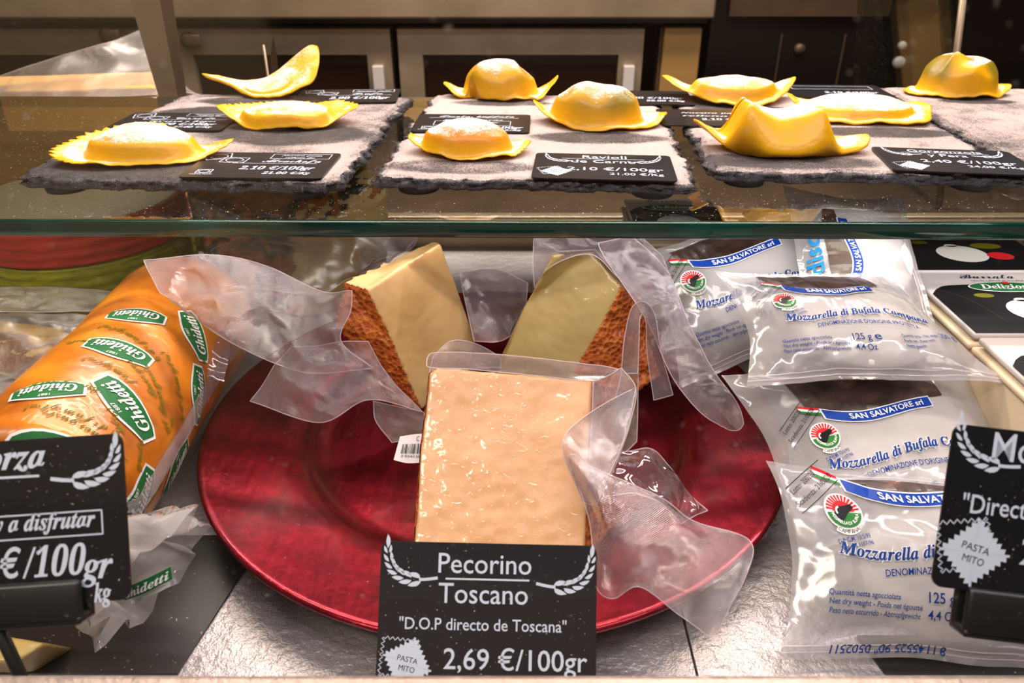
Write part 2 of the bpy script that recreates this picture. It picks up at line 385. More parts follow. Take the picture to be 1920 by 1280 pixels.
# ---- lettering
_tc = {}
def uni(s, st):
    b = {'script': 0x1D4D0, 'serif': 0x1D400, 'italic': 0x1D468}.get(st)
    if b is None: return s
    o = ''
    for c in s:
        if 'A' <= c <= 'Z': o += chr(b+ord(c)-65)
        elif 'a' <= c <= 'z': o += chr(b+26+ord(c)-97)
        elif c.isdigit(): o += chr(0x1D7CE+int(c))
        else: o += c
    return o
def glyphs(s, st='sans', bold=0.0, shear=0.0):
    k = (s, st, bold, shear)
    if k not in _tc:
        c = bpy.data.curves.new('tmp', 'FONT'); c.body = uni(s, st); c.size = 1; c.offset = bold; c.shear = shear; c.resolution_u = 3
        o = bpy.data.objects.new('tmp', c); COL.objects.link(o)
        dg = bpy.context.evaluated_depsgraph_get(); m = bpy.data.meshes.new_from_object(o.evaluated_get(dg))
        vs = [(v.co.x, v.co.y) for v in m.vertices]; fs = [tuple(p.vertices) for p in m.polygons]
        bpy.data.objects.remove(o); bpy.data.curves.remove(c); bpy.data.meshes.remove(m)
        _tc[k] = (vs, fs)
    return _tc[k]
def text2d(s, x, y, h, width=None, align='l', st='sans', bold=0.0, shear=0.0, rot=0, sag=None):
    """Lettering whose capitals are H tall with its baseline starting at (x, y)."""
    vs, fs = glyphs(s, st, bold, shear)
    if not vs: return [], []
    x0 = min(v[0] for v in vs); x1 = max(v[0] for v in vs); k = h/.70; kx = width/(x1-x0) if width else k
    wd = (x1-x0)*kx; ox = {'l': 0, 'c': -wd/2, 'r': -wd}[align]; c_, s_ = math.cos(rot), math.sin(rot); out = []
    for a, b in vs:
        u, v = (a-x0)*kx+ox, b*k
        if sag: v += sag(u)
        out.append((x+u*c_-v*s_, y+u*s_+v*c_))
    return out, fs
def rect2d(x0, y0, x1, y1): return [(x0, y0), (x1, y0), (x1, y1), (x0, y1)], [(0, 1, 2, 3)]
def frame2d(x0, y0, x1, y1, t_):
    vs = []; fs = []
    for r in ((x0, y0, x1, y0+t_), (x0, y1-t_, x1, y1), (x0, y0, x0+t_, y1), (x1-t_, y0, x1, y1)):
        b = len(vs); vs += rect2d(*r)[0]; fs.append((b, b+1, b+2, b+3))
    return vs, fs
def line2d(p, q, t_):
    d = (V((*q, 0))-V((*p, 0))).normalized(); n = V((-d.y, d.x, 0))*t_/2
    return [(p[0]-n.x, p[1]-n.y), (q[0]-n.x, q[1]-n.y), (q[0]+n.x, q[1]+n.y), (p[0]+n.x, p[1]+n.y)], [(0, 1, 2, 3)]
def path2d(pts, t_, closed=False):
    vs = []; fs = []; m = len(pts)
    for i, p in enumerate(pts):
        a = pts[(i-1) % m] if closed or i else p; b = pts[(i+1) % m] if closed or i < m-1 else p
        dx, dy = b[0]-a[0], b[1]-a[1]; l = math.hypot(dx, dy) or 1; nx, ny = -dy/l*t_/2, dx/l*t_/2
        vs += [(p[0]-nx, p[1]-ny), (p[0]+nx, p[1]+ny)]
    for i in range(m if closed else m-1): j = (i+1) % m; fs.append((2*i, 2*j, 2*j+1, 2*i+1))
    return vs, fs
def wheat2d(tip, mid, stem, wide, flip=1):
    """Ear of wheat: pairs of pointed leaves along a bent stalk from TIP to STEM."""
    vs = []; fs = []
    A, B, C = (V((*p, 0)) for p in (tip, mid, stem))
    q = lambda t_: A*(1-t_)**2 + B*2*t_*(1-t_) + C*t_*t_
    def leaf(p, d, l, wd, curve):
        n = V((-d.y, d.x, 0)); b = len(vs); L = []
        for s_ in (0, .25, .5, .75, 1): L.append(p + d*l*s_ + n*(wd*math.sin(pi*min(1, s_*.9+.06))*.5 + curve*s_*s_*l))
        R = []
        for s_ in (1, .75, .5, .25, 0): R.append(p + d*l*s_ + n*(-wd*math.sin(pi*min(1, s_*.9+.06))*.5 + curve*s_*s_*l))
        for p_ in L+R[1:-1]: vs.append((p_.x, p_.y))
        fs.append(tuple(range(b, b+8)))
    n_ = 7
    for k in range(n_):
        t_ = .12+.70*k/(n_-1); p = q(t_); d = (q(t_-.05)-q(t_+.05)).normalized(); s_ = wide*(.62+.45*k/(n_-1))
        for sd in (1, -1):
            a = .62*sd; dd = V((d.x*math.cos(a)-d.y*math.sin(a), d.x*math.sin(a)+d.y*math.cos(a), 0)); nn = V((-d.y, d.x, 0))*sd
            leaf(p + nn*s_*.09, dd, s_*.86, s_*.34, -.30*sd)
    leaf(q(.06), (q(0)-q(.1)).normalized(), wide*.95, wide*.30, 0)
    v2, f2 = path2d([(q(t_).x, q(t_).y) for t_ in (.8, .86, .92, 1)], wide*.2); b = len(vs); vs += v2; fs += [tuple(b+i for i in f) for f in f2]
    return vs, fs
def stamp2d(c, r, rot, teeth=7, amp=.09):
    pts = []
    for e in range(4):
        for k in range(teeth*4):
            s_ = -1+2*k/(teeth*4); d = 1+amp*math.sin(k/4*2*pi)
            x, y = [(s_, -d), (d, s_), (-s_, d), (-d, -s_)][e]; pts.append((c[0]+r*(x*math.cos(rot)-y*math.sin(rot)), c[1]+r*(x*math.sin(rot)+y*math.cos(rot))))
    return pts
def ravioli2d(c, sx, sy, rot):
    a = stamp2d((0, 0), 1, 0, 5, .06); out = []; fs = []
    for k, pts in ((1, a), (.72, [(math.cos(i/24*2*pi), math.sin(i/24*2*pi)) for i in range(24)])):
        L = [(c[0]+k*(x*sx*math.cos(rot)-y*sy*math.sin(rot)), c[1]+k*(x*sx*math.sin(rot)+y*sy*math.cos(rot))) for x, y in pts]
        v, f = path2d(L, .0006, True); b = len(out); out += v; fs += [tuple(b+i for i in q) for q in f]
    return out, fs
def merge2d(items):
    vs = []; fs = []
    for v, f in items: b = len(vs); vs += v; fs += [tuple(b+i for i in q) for q in f]
    return vs, fs
def printed(name, items, fn, mat, parent, lift=.00025):
    """Flat print carried onto a surface: FN(x, y, lift) -> world point."""
    vs, fs = merge2d(items)
    if not vs: return None
    return mk(name, [fn(x, y, lift) for x, y in vs], fs, M[mat], parent, False)
def rrect(w_, h_, r, n=6):
    o = []
    for cx, cy, a0 in ((w_/2-r, h_/2-r, 0), (-w_/2+r, h_/2-r, pi/2), (-w_/2+r, -h_/2+r, pi), (w_/2-r, -h_/2+r, 1.5*pi)):
        for k in range(n+1): a = a0+pi/2*k/n; o.append((cx+r*math.cos(a), cy+r*math.sin(a)))
    return o
CW, CH = .0856, .054
def card(mat4, label, items, group=None, stamp=None, cat='price tag', th=.0009, name='price_tag', extra=None):
    mb = MB().prism(rrect(CW, CH, .0035), 0, th, mat4)
    o = mb.make(name, M['card']); tag(o, label, cat, group)
    fn = lambda x, y, l: mat4 @ V((x, y, th+l))
    printed('lettering', items, fn, 'ink', o, .00012)
    if stamp:
        c, r, rot = stamp; pts = stamp2d(c, r, rot)
        st = MB(); st.add([fn(c[0], c[1], .0001)] + [fn(x, y, .0001) for x, y in pts], [(0, 1+i, 1+(i+1) % len(pts)) for i in range(len(pts))])
        so = st.make('stamp_emblem', M['ink'], o)
        b = stamp2d((c[0]-r*.45, c[1]+r*.25), r, rot-.55)
        printed('stamp_outline', [path2d(b, r*.045, True)], lambda x, y, l: fn(x, y, .00004), 'ink', o)
        printed('stamp_lettering', [text2d('PASTA', c[0], c[1]+r*.05, r*.30, r*1.15, 'c', rot=-.2), text2d('MITO', c[0]-r*.04, c[1]-r*.45, r*.30, r*.9, 'c', rot=-.2)], lambda x, y, l: fn(x, y, .00022), 'ink_dark', so)
    return o

# ------------------------------------------------------------------ the setting
def sbox(name, lo, hi, mat, bev=0):
    mb = MB(); mb.bbox(lo, hi, bev) if bev else mb.box(lo, hi); return struct(mb.make(name, M[mat]))
FLOORY = .715
mb = MB(); mb.box((-.75, .148, -.02), (.08, FLOORY, 0)); mb.box((.0812, .148, -.02), (.75, FLOORY, 0))
struct(mb.make('floor', M['floor']))
sbox('trim_1', (-.8, .1295, -.05), (.8, .1486, .0985), 'sill', .002)
sbox('wall_case_front', (-.8, .095, -.9), (.8, .1295, .045), 'dark_floor', .002)
mb = MB(); mb.bbox((-.75, FLOORY, -.05), (.75, .728, .032), .002); mb.tube([(-.75, .7135, .026), (.75, .7135, .026)], .0035, 10); mb.box((-.75, .728, -.05), (.75, .745, .012))
struct(mb.make('trim_2', M['steel']))
mb = MB(); y0, z0, y1, z1 = .134, .098, .112, .72
mb.add([(-.8, y0, z0), (.8, y0, z0), (.8, y1, z1), (-.8, y1, z1)], [(0, 1, 2, 3)])
struct(mb.make('window_1', M['pane']))
sbox('wall_back', (-3, 2.3, -.9), (3, 2.35, 1.9), 'room'); sbox('wall_front', (-3, -1.75, -.9), (3, -1.7, 1.9), 'room')
sbox('haze_block', (-2.6, -1.35, -.9), (-.36, -.95, .25), 'haze_pale')  # added unseen pale block, its reflection hazes the left of the pane
sbox('floor_shop', (-3, -1.7, -.95), (3, 2.3, -.9), 'dark_floor')
sbox('ceiling', (-3, -1.75, 1.9), (3, 2.35, 1.95), 'room')
sbox('wall_left', (-3.05, -1.75, -.9), (-3, 2.35, 1.9), 'room'); sbox('wall_right', (3, -1.75, -.9), (3.05, 2.35, 1.9), 'room')

# glass shelf across the case
RS = Matrix.Rotation(math.radians(-.6), 4, 'Z')
SH = Matrix.Translation((0, .575, 0)) @ RS
sh = thing('glass_shelf', (0, .575, .13), 'clear glass shelf with a dark green front edge carrying the slates', 'shelf')
mb = MB(); mb.add([SH @ V(p) for p in ((-.64, -.1635, .1394), (.64, -.1635, .1394), (.64, .165, .1394), (-.64, .165, .1394))], [(0, 1, 2, 3)])
mb.make('glass_panel', M['glass'], sh)
mb = MB()
mb.bbox((-.64, -.1665, .1298), (.64, -.163, .1394), .0009, 0, SH, 3)
mb.bbox((-.64, .165, .1298), (.64, .1664, .1394), .0006, 0, SH)
mb.make('polished_edge', M['glass_edge'], sh, True)
for sx, px in ((-1, -.301), (1, .5)):
    mb = MB(); mb.tube([(px, .706, 0), (px, .706, .1298)], .0022, 10)
    mb.make('support_rod', M['steel'], sh, True)

# slates
SLATE_TOP = .152
SLM = {}
def slate(key, cx, cy, w_, h_, label, bare_shade, base, seed):
    Mx = Matrix.Translation((cx, cy, 0)) @ Matrix.Rotation(math.radians(-3.6), 4, 'Z'); SLM[key] = Mx
    inv = Mx.inverted(); nu, nv = 96, 120; vs = []; fl = []; R = .012
    bare_shade = [((inv @ V((bx, by, 0))), ba, bb) for bx, by, ba, bb in bare_shade]
    for j in range(nv+1):
        for i in range(nu+1):
            x = (i/nu-.5)*w_; y = (j/nv-.5)*h_; dx, dy = abs(x)-(w_/2-R), abs(y)-(h_/2-R)
            if dx > 0 and dy > 0:
                q = math.hypot(dx, dy); k = max(dx, dy)/q; x = math.copysign(w_/2-R+dx*k, x); y = math.copysign(h_/2-R+dy*k, y)
            jag = .0030*nz((x+seed, y, 0), 120) + .0034*nz((x, y+seed, 1), 32) + .0015*nz((x, y+seed, 2), 320)
            e = min(i, nu-i, j, nv-j); f = max(0, 1-e/4)
            x *= 1 - f*(jag+.001)/w_*2; y *= 1 - f*(jag+.001)/h_*2
            z = SLATE_TOP + .00035*nz((x, y, seed), 60) - (.0012 if e == 0 else .0004 if e == 1 else 0)
            vs.append((x, y, z))
            d = base + .40*nz((x, y, seed), 17) + .25*nz((x+3, y, seed), 45)
            for c, a, b in bare_shade:
                q = math.hypot((x-c.x)/a, (y-c.y)/b); d -= 1.0*(1-ss(.75, 1.15, q))
            if e < 3: d -= .25
            fl.append(max(0, d))
    top = grid_faces(nu, nv)
    loop = list(range(nu+1)) + [j*(nu+1)+nu for j in range(1, nv+1)] + [nv*(nu+1)+i for i in range(nu-1, -1, -1)] + [j*(nu+1) for j in range(nv-1, 0, -1)]
    L = len(loop); fs = list(top); prev = loop
    for r, (out, zz) in enumerate(((.0010, .1508), (.0030, .1496), (.0020, .1483), (.0038, .1468), (.0012, .1446))):
        cur = []
        for k in loop:
            x, y, z = vs[k]; q = 1 if out else 0; s_ = out + .0034*nz((x*1.0, y, r*.004+seed), 130) + .0022*nz((x, y, r+seed), 330)
            nx = 1 if x > w_/2-.006 else -1 if x < -w_/2+.006 else x/(w_/2)*.3; ny = 1 if y > h_/2-.006 else -1 if y < -h_/2+.006 else y/(h_/2)*.3
            cur.append(len(vs)); vs.append((x+nx*s_, y+ny*s_, zz + (.0012*nz((x, y, r), 170) if r < 4 else 0))); fl.append(.28 if r < 1 else .12)
        fs += [(prev[k], prev[(k+1) % L], cur[(k+1) % L], cur[k]) for k in range(L)]
        prev = cur
    fs.append(tuple(prev[::-1]))
    fs = [f[::-1] if i >= len(top) and i < len(fs)-1 else f for i, f in enumerate(fs)]
    o = mk('slate_tile', [Mx @ V(v) for v in vs], fs, M['slate'], attrs={'flour': fl}); tag(o, label, 'slate', 'slate serving tiles on the glass shelf')
    for sx in (-1, 1):
        for sy in (-1, 1):
            mb = MB().lathe([(.0125, .1396), (.0135, .1440), (.0125, .1448)], Mx @ V((sx*(w_/2-.022), sy*(h_/2-.016), 0)), 24)
            mb.make('rubber_foot', M['rubber'], o, True)
    return o
def sp(px, py): p = at_z(px, py, SLATE_TOP); return p
def bare_shade(px, py, a, b): p = sp(px, py); return (p.x, p.y, a, b)  # flour-free spot that also stands in for shadow by the ravioli
slate('l', -.194, .5685, .196, .243, 'dark slate tile holding three half-moon ravioli, first from the left', [bare_shade(250, 318, .075, .034), bare_shade(540, 252, .06, .030), bare_shade(480, 190, .05, .018), bare_shade(130, 340, .05, .02), bare_shade(400, 215, .05, .03)], 1.02, 1.0)
slate('m', .0205, .5685, .188, .243, 'heavily floured slate tile with the Ravioli de Carne card', [bare_shade(865, 312, .05, .017), bare_shade(1125, 258, .05, .017), bare_shade(940, 193, .045, .012), ], 1.36, 4.0)
slate('r', .2240, .582, .184, .243, 'slate tile with the Gorgonzola y Pera card on its front', [bare_shade(1470, 302, .062, .018), bare_shade(1650, 248, .05, .016), bare_shade(1400, 205, .045, .012), bare_shade(1340, 190, .03, .03)], 1.15, 9.0)
slate('x', .4180, .600, .184, .243, 'slate tile at the right edge of the photo, partly cut off', [bare_shade(1830, 190, .03, .01)], .95, 14.0)

# ------------------------------------------------------------------ ravioli
def raviolo(label, px, py, depth, yaw, pts, base, dome, mat, scal=None, th=.0016, flour=(.62, 1.0), S=.05, fillamt=1.0):
    """PTS: outline in half-widths S; BASE(x, y): lift of the sheet; DOME(x, y): filling above it. (px, py): where its front edge meets the slate."""
    c = sp(px, py) + V((0, depth/2, 0)); R = Matrix.Rotation(math.radians(yaw), 4, 'Z'); nt, nr = 128, 34
    out = closed_curve(pts, nt); top = []; bot = []; fil = []
    for r in range(nr+1):
        s_ = (r/nr)**.85
        for k in range(nt):
            a = out[k]*s_
            if scal and r > nr-4:
                th_ = math.degrees(math.atan2(out[k].y, out[k].x)) % 360
                if any((lo <= th_ <= hi) for lo, hi in scal[1]):
                    a = a*(1+scal[0]*(abs(math.sin(k/nt*scal[2]*pi))-.5)*((r-nr+4)/4))
            b = base(a.x, a.y) + .0030*ss(.55, 1, s_)*(nz((a.x, a.y, px), 2.1)+.35) + .0011*ss(.7, 1, s_)*nz((a.x, a.y, px), 6); d = dome(a.x, a.y)
            d += (.0006*nz((a.x*S, a.y*S, px), 60) + .0003*nz((a.x*S, a.y*S, px), 160)) * min(1, d/.004 if d > 0 else 0)
            edge = th*(1-.55*ss(.93, 1.0, s_))
            top.append(V((a.x*S, a.y*S, b+d+edge+.0002*nz((a.x*S, a.y*S, px), 90)))); bot.append(V((a.x*S, a.y*S, b+.0001))); fil.append(min(1, max(0, d-.003)/.012)*fillamt*min(1, max(0, (1.2 if mat == 'pasta_meat' else .6)+1.4*nz((a.x, a.y, px), 2.2))))
    zmin = min(v.z for v in bot); n = len(top); fs = []
    for r in range(nr):
        for k in range(nt):
            a, b_, cc, dd = r*nt+k, r*nt+(k+1) % nt, (r+1)*nt+(k+1) % nt, (r+1)*nt+k
            fs.append((a, dd, cc, b_)); fs.append((n+a, n+b_, n+cc, n+dd))
    for k in range(nt): fs.append((nr*nt+k, n+nr*nt+k, n+nr*nt+(k+1) % nt, nr*nt+(k+1) % nt))
    vs = [R @ (v-V((0, 0, zmin))) + V((c.x, c.y, SLATE_TOP+.0006)) for v in top+bot]
    nrm = [V((0, 0, 0)) for _ in vs]
    for f in fs:
        q = (vs[f[1]]-vs[f[0]]).cross(vs[f[2]]-vs[f[0]])
        if q.length < 1e-14: q = (vs[f[2]]-vs[f[0]]).cross(vs[f[3]]-vs[f[0]])
        for i in f: nrm[i] += q
    fl = []
    for i, v in enumerate(vs):
        z = nrm[i].normalized().z if nrm[i].length > 0 else 0
        rr = ((i//nt)/nr)**.85; fl.append(0 if i >= n else max(0, flour[1]*ss(flour[0], .99, z) + .30*nz(v, 55) + .2*nz(v, 150)-.06)*(1-.9*ss(.86, .96, rr+.05*nz(v, 80))))
    return tag(mk('raviolo', vs, fs, M[mat], attrs={'flour': fl, 'fill': fil+[0]*n}), label, 'pasta', 'sample ravioli on the slates')
def dm(cx, cy, a, b, h, p=1.0, soft=.75, rot=0):
    cr_, sr_ = math.cos(rot), math.sin(rot)
    def f(x, y):
        X, Y = (x-cx)*cr_+(y-cy)*sr_, -(x-cx)*sr_+(y-cy)*cr_
        q = (abs(X)/a)**2.1 + (abs(Y)/b)**2.1; return h*(1-q)**.55*ss(0, .38*soft, 1-q)**p if q < 1 else 0
    return f
def up(x, a, k): return k*max(0, x-a)**1.6
# left slate
d1 = dm(-.02, -.05, .74, .44, .0175, 1, 1)
raviolo('half-moon raviolo with scalloped rim, nearest of three on the leftmost slate', 245, 318, .056, 1, [(-1, -.30), (-.72, -.5), (-.3, -.54), (.1, -.50), (.6, -.36), (1.0, .02), (.85, .22), (.5, .42), (.1, .56), (-.35, .62), (-.75, .42), (-.98, .05)],
        lambda x, y: .010*max(0, y+.05)**1.3*2.0*ss(.7, -.1, x) + up(abs(x), .55, .018) , d1, 'pasta', (.085, [(50, 235), (0, 32), (340, 360)], 46), S=.0525)
raviolo('thin half-moon raviolo, middle of three on the leftmost slate', 525, 248, .05, -1, [(-1, .02), (-.6, -.32), (-.2, -.46), (.25, -.45), (.7, -.25), (1, .1), (.8, .35), (.4, .5), (0, .55), (-.45, .46), (-.8, .28)],
        lambda x, y: .010*max(0, y)**1.4*2 + up(abs(x), .35, .022), dm(.02, -.06, .70, .42, .0135), 'pasta', (.09, [(15, 80), (100, 170)], 50), S=.0525, flour=(.80, .9))
raviolo('smooth curled raviolo with raised pointed tip at the back of leftmost slate', 480, 188, .05, 6, [(-1.05, .02), (-.5, -.14), (-.05, -.46), (.4, -.5), (.78, -.42), (1.0, -.2), (1.06, .18), (.92, .46), (.5, .46), (.05, .28), (-.5, .12)],
        lambda x, y: up(-x, .15, .012) + .010*ss(-.45, .45, y) + .024*ss(.0, 1.0, x)*ss(-.85, .45, y), dm(.15, -.1, .5, .3, .004), 'pasta', None, S=.047, th=.0026, flour=(.50, 1.0))
# middle slate
def d4(x, y): return dm(-.02, -.02, .70, .56, .028, 1, .8)(x, y)*(1-.12*math.cos(9*x+.5)*ss(.2, -.5, y)) - .004*dm(.42, .02, .2, .3, 1)(x, y)
raviolo('tall folded raviolo with drooping wings at the back of the middle slate', 940, 191, .052, -2, [(-1.0, .05), (-.98, -.2), (-.75, -.38), (-.5, -.28), (-.3, -.52), (.25, -.56), (.5, -.44), (.72, -.5), (1.0, .1), (.9, .3), (.5, .45), (-.1, .55), (-.6, .35)],
        lambda x, y: up(abs(x), .62, .055 if x > 0 else .035), d4, 'pasta_green', None, S=.048, th=.0020, flour=(.5, 1.0))
def d5(x, y): return dm(-.05, .02, .76, .54, .0265, 1, 1)(x, y)*(1-.05*math.cos(8*x-.8)-.09*math.sin(11*x+3)*ss(.2, -.4, y)) 
raviolo('big domed raviolo with green filling on the right of the middle slate', 1130, 250, .056, -1, [(-1.02, .28), (-.85, -.1), (-.5, -.42), (0, -.56), (.5, -.5), (.85, -.28), (1.03, .02), (.98, .3), (.6, .5), (.1, .6), (-.4, .55), (-.8, .45)],
        lambda x, y: up(-x, .5, .030) + up(x, .6, .018), d5, 'pasta_green', (.03, [(335, 360), (0, 30)], 60), S=.048, th=.0021, flour=(.48, .95))
raviolo('small mounded raviolo with orange meat filling at the front of the middle slate', 875, 306, .046, -2, [(-1.02, .12), (-.78, -.2), (-.4, -.46), (.1, -.56), (.6, -.46), (.92, -.15), (1, .2), (.75, .45), (.3, .6), (-.3, .6), (-.75, .45)],
        lambda x, y: up(-x, .55, .022)+up(x, .75, .015), dm(-.02, .04, .80, .56, .0185, 1, .9), 'pasta_meat', (.09, [(330, 360), (0, 60), (120, 170)], 50), S=.039, flour=(.5, 1.05))
# right slates
raviolo('boat-shaped raviolo with both ends lifted behind the folded one', 1385, 201, .046, 0, [(-1.02, .3), (-.7, -.12), (-.3, -.42), (.15, -.5), (.6, -.3), (1.02, .25), (.95, .42), (.5, .4), (0, .45), (-.5, .45), (-.95, .46)],
        lambda x, y: up(abs(x), .2, .013) + .003*ss(-.1, .4, y), dm(0, .0, .72, .42, .0155, 1, 1), 'pasta', None, S=.054, th=.0022, flour=(.55, .82))
raviolo('flat rectangular raviolo thick with flour behind the Gorgonzola card', 1640, 238, .06, -2, [(-1, .25), (-.97, .05), (-.86, -.42), (-.3, -.5), (.3, -.54), (.74, -.52), (.96, -.1), (1.0, .15), (.82, .45), (.3, .56), (-.3, .58), (-.8, .52)],
        lambda x, y: up(-x, .6, .045) + up(x, .7, .03) + .006*max(0, y), dm(-.02, .02, .82, .50, .0125, 1, .7), 'pasta', None, S=.0535, flour=(.5, .92), th=.0022)
def b9(x, y): return up(-x, .50, .050)*ss(.9, -.3, y) + up(x, .62, .022) + .008*max(0, -y-.2)*0
def d9(x, y):
    body = ss(-.72, -.42, x)*ss(.70, .36, x)*ss(-.66, -.26, y)*ss(.66, .2, y)
    return body*(.0225 - .0035*math.cos((x+.02)*6.0) + .003*ss(-.25, -.5, x)*ss(.5, -.3, y))
raviolo('large tortello with one curled wing and one flat tongue beside the Gorgonzola card', 1475, 296, .05, -3, [(-1.02, .1), (-1.0, -.14), (-.8, -.26), (-.55, -.34), (-.2, -.55), (.25, -.56), (.6, -.42), (1.0, -.28), (1.05, .0), (.65, .12), (.45, .45), (0, .52), (-.45, .45), (-.6, .12), (-.85, .2)],
        b9, d9, 'pasta', None, S=.054, th=.0030, flour=(.72, 1.05), fillamt=.2)
def d10(x, y): return dm(.04, .04, .84, .60, .031, 1, .8)(x, y)*(1-.10*math.sin(5*x+3*y+.4) - .16*abs(math.sin(4.2*x-5*y+.6))*ss(.3, -.3, y))
raviolo('wrinkled dome raviolo with green filling, alone on the cut-off slate', 1818, 189, .052, -2, [(-1.03, .05), (-.9, -.25), (-.5, -.48), (0, -.56), (.5, -.52), (.85, -.3), (1.15, .06), (.8, .4), (.3, .6), (-.3, .6), (-.8, .4)],
        lambda x, y: up(x, .75, .02), d10, 'pasta_green', (.035, [(150, 330)], 70), S=.041, th=.0022, flour=(.74, .95))

# ------------------------------------------------------------------ cards on the slates
def flat(px, py, yaw):
    c = at_z(px, py, SLATE_TOP+.0008); return Matrix.Translation(c) @ Matrix.Rotation(math.radians(yaw), 4, 'Z')
GS = 'price cards lying on the slates'
def mm(*items): return list(items)
def logo_small(cx, cy):
    return [ravioli2d((cx, cy+.003), .0045, .0035, 0), text2d('PASTA MITO', cx, cy-.0035, .0016, .0135, 'c', bold=.01)]
def drawing(cx, cy): return [ravioli2d((cx, cy), .0075, .0065, .25), ravioli2d((cx+.0125, cy-.0075), .0078, .0055, -.1)]
card(flat(494, 311, -2), 'flat black card reading Alcachofa at the front of the leftmost slate', [frame2d(.000, .0125, .038, .0235, .0005), text2d('Nuestra pasta', .019, .0188, .0026, .026, 'c', 'italic', .004), text2d('rellena de:', .019, .0142, .0026, .019, 'c', 'italic', .004),
     text2d('Alcachofa', .016, .0050, .0062, .037, 'c', 'script', .012), line2d((-.020, .0025), (.033, .0025), .0006), text2d('2,10 €/100gr', .034, -.0105, .0068, .046, 'r', 'italic', .008, .12), text2d('21.00 €/Kg', .034, -.0195, .0045, .029, 'r', 'italic', .008, .12)]
     + drawing(-.0335, .0165) + logo_small(-.031, -.0185), GS)
card(flat(330, 229, -1), 'flat black card with two ravioli drawings behind the front half-moon raviolo', [text2d('Carne de', .012, .0065, .005, .030, 'c', 'script', .012), line2d((-.022, .004), (.037, .004), .0005), text2d('ternera e higos', .006, -.003, .005, .05, 'c', 'script', .012), frame2d(.002, .0145, .038, .0245, .0004), text2d('Nuestra pasta', .020, .0195, .0024, .026, 'c', 'italic', .004), text2d('rellena de:', .020, .0155, .0024, .019, 'c', 'italic', .004),
     text2d('2,70 €/100gr', .034, -.0125, .006, .046, 'r', 'italic', .008, .12), text2d('27.00 €/Kg', .034, -.0205, .0045, .029, 'r', 'italic', .008, .12)] + drawing(-.0305, .0165), GS)
card(flat(653, 181, 3), 'flat black card reading Trufa at the back right of the leftmost slate', [frame2d(.002, .0125, .038, .0235, .0005), text2d('Nuestra pasta', .020, .0150, .004, .030, 'c', 'italic', .004), text2d('Trufa', .016, .0035, .0065, .026, 'c', 'script', .012), line2d((-.02, .0005), (.037, .0005), .0006), text2d('2,90 €/100gr', .036, -.0145, .009, .050, 'r', 'italic', .008, .12)] + drawing(-.0305, .0155), GS)
card(flat(886, 232, -2), 'flat black card reading Ricotta, buffala y espinacas behind the meat raviolo', [text2d('Ricota, buffala', .002, .0170, .0050, .057, 'c', 'script', .012), line2d((-.034, .0145), (.034, .0145), .0006), text2d('y espinacas', .000, .0065, .0048, .045, 'c', 'script', .012), frame2d(-.0285, -.009, .0285, .0045, .0005),
     text2d('Te doy una pista:', .001, -.001, .0024, .038, 'c', 'italic', .004), text2d('Riquísima', .0, -.006, .0026, .026, 'c', 'italic', .004), text2d('2,10 €/100gr', .038, -.0175, .006, .046, 'r', 'italic', .008, .12), text2d('21.00 €/Kg', .037, -.0240, .004, .029, 'r', 'italic', .008, .12)] + logo_small(-.031, -.019), GS)
def wreath(x, y0, y1, wd=.0055):
    return [wheat2d((-x, y1), (-x+.002, y0-.002), (-x+.021, y0+.0035), wd), wheat2d((x, y1), (x-.002, y0-.002), (x-.021, y0+.0035), wd)]
card(flat(1131, 314, -5), 'flat black card reading Ravioli de Carne on the middle slate', [text2d('Ravioli', .001, .0165, .0064, .028, 'c', bold=.005), line2d((-.026, .0150), (.026, .0150), .0005), text2d('de Carne', .0, .0065, .0064, .040, 'c', bold=.005), text2d('2,10 €/100gr', .036, -.0095, .0062, .058, 'r', bold=.008), text2d('21.00 €/Kg', .0355, -.0180, .0042, .032, 'r', bold=.008)] + wreath(.036, .0075, .0235, .0050), GS, ((-.0285, -.0125), .0068, .9))
card(flat(1200, 184, -4), 'flat black card at the back of the middle slate behind the big domed raviolo', [text2d('2,60 €/100gr', .036, -.006, .0062, .05, 'r', 'italic', .008, .12), text2d('26.00 €/Kg', .036, -.0165, .0055, .032, 'r', 'italic', .008, .12)], GS)
card(flat(1786, 303, -8), 'flat black card reading Gorgonzola y Pera', [text2d('Gorgonzola', .001, .0170, .0058, .046, 'c', bold=.005), line2d((-.027, .0155), (.027, .0155), .0005), text2d('y Pera', .0, .0075, .0058, .024, 'c', bold=.005), text2d('2,40 €/100gr', .036, -.0065, .0062, .056, 'r', bold=.008), text2d('24.00 €/Kg', .0365, -.0150, .0042, .032, 'r', bold=.008)] + wreath(.036, .0085, .0235, .0050), GS, ((-.0275, -.0155), .0066, .9))
card(flat(1342, 222, -3), 'flat floured black card half hidden by the large tortello', [text2d('Nuestra pasta', .0, .012, .004, .05, 'c', 'italic', .004), text2d('rellena de', .0, .002, .004, .05, 'c', 'italic', .004), text2d('2,10 €/100gr', .034, -.010, .006, .046, 'r', 'italic', .008, .12)], GS)
card(flat(1567, 172, -3), 'flat black card seen edge-on behind the rectangular raviolo', [frame2d(-.036, .006, .034, .02, .0006), text2d('2,10 €/100gr', .034, -.010, .006, .046, 'r', 'italic', .008, .12)], GS)

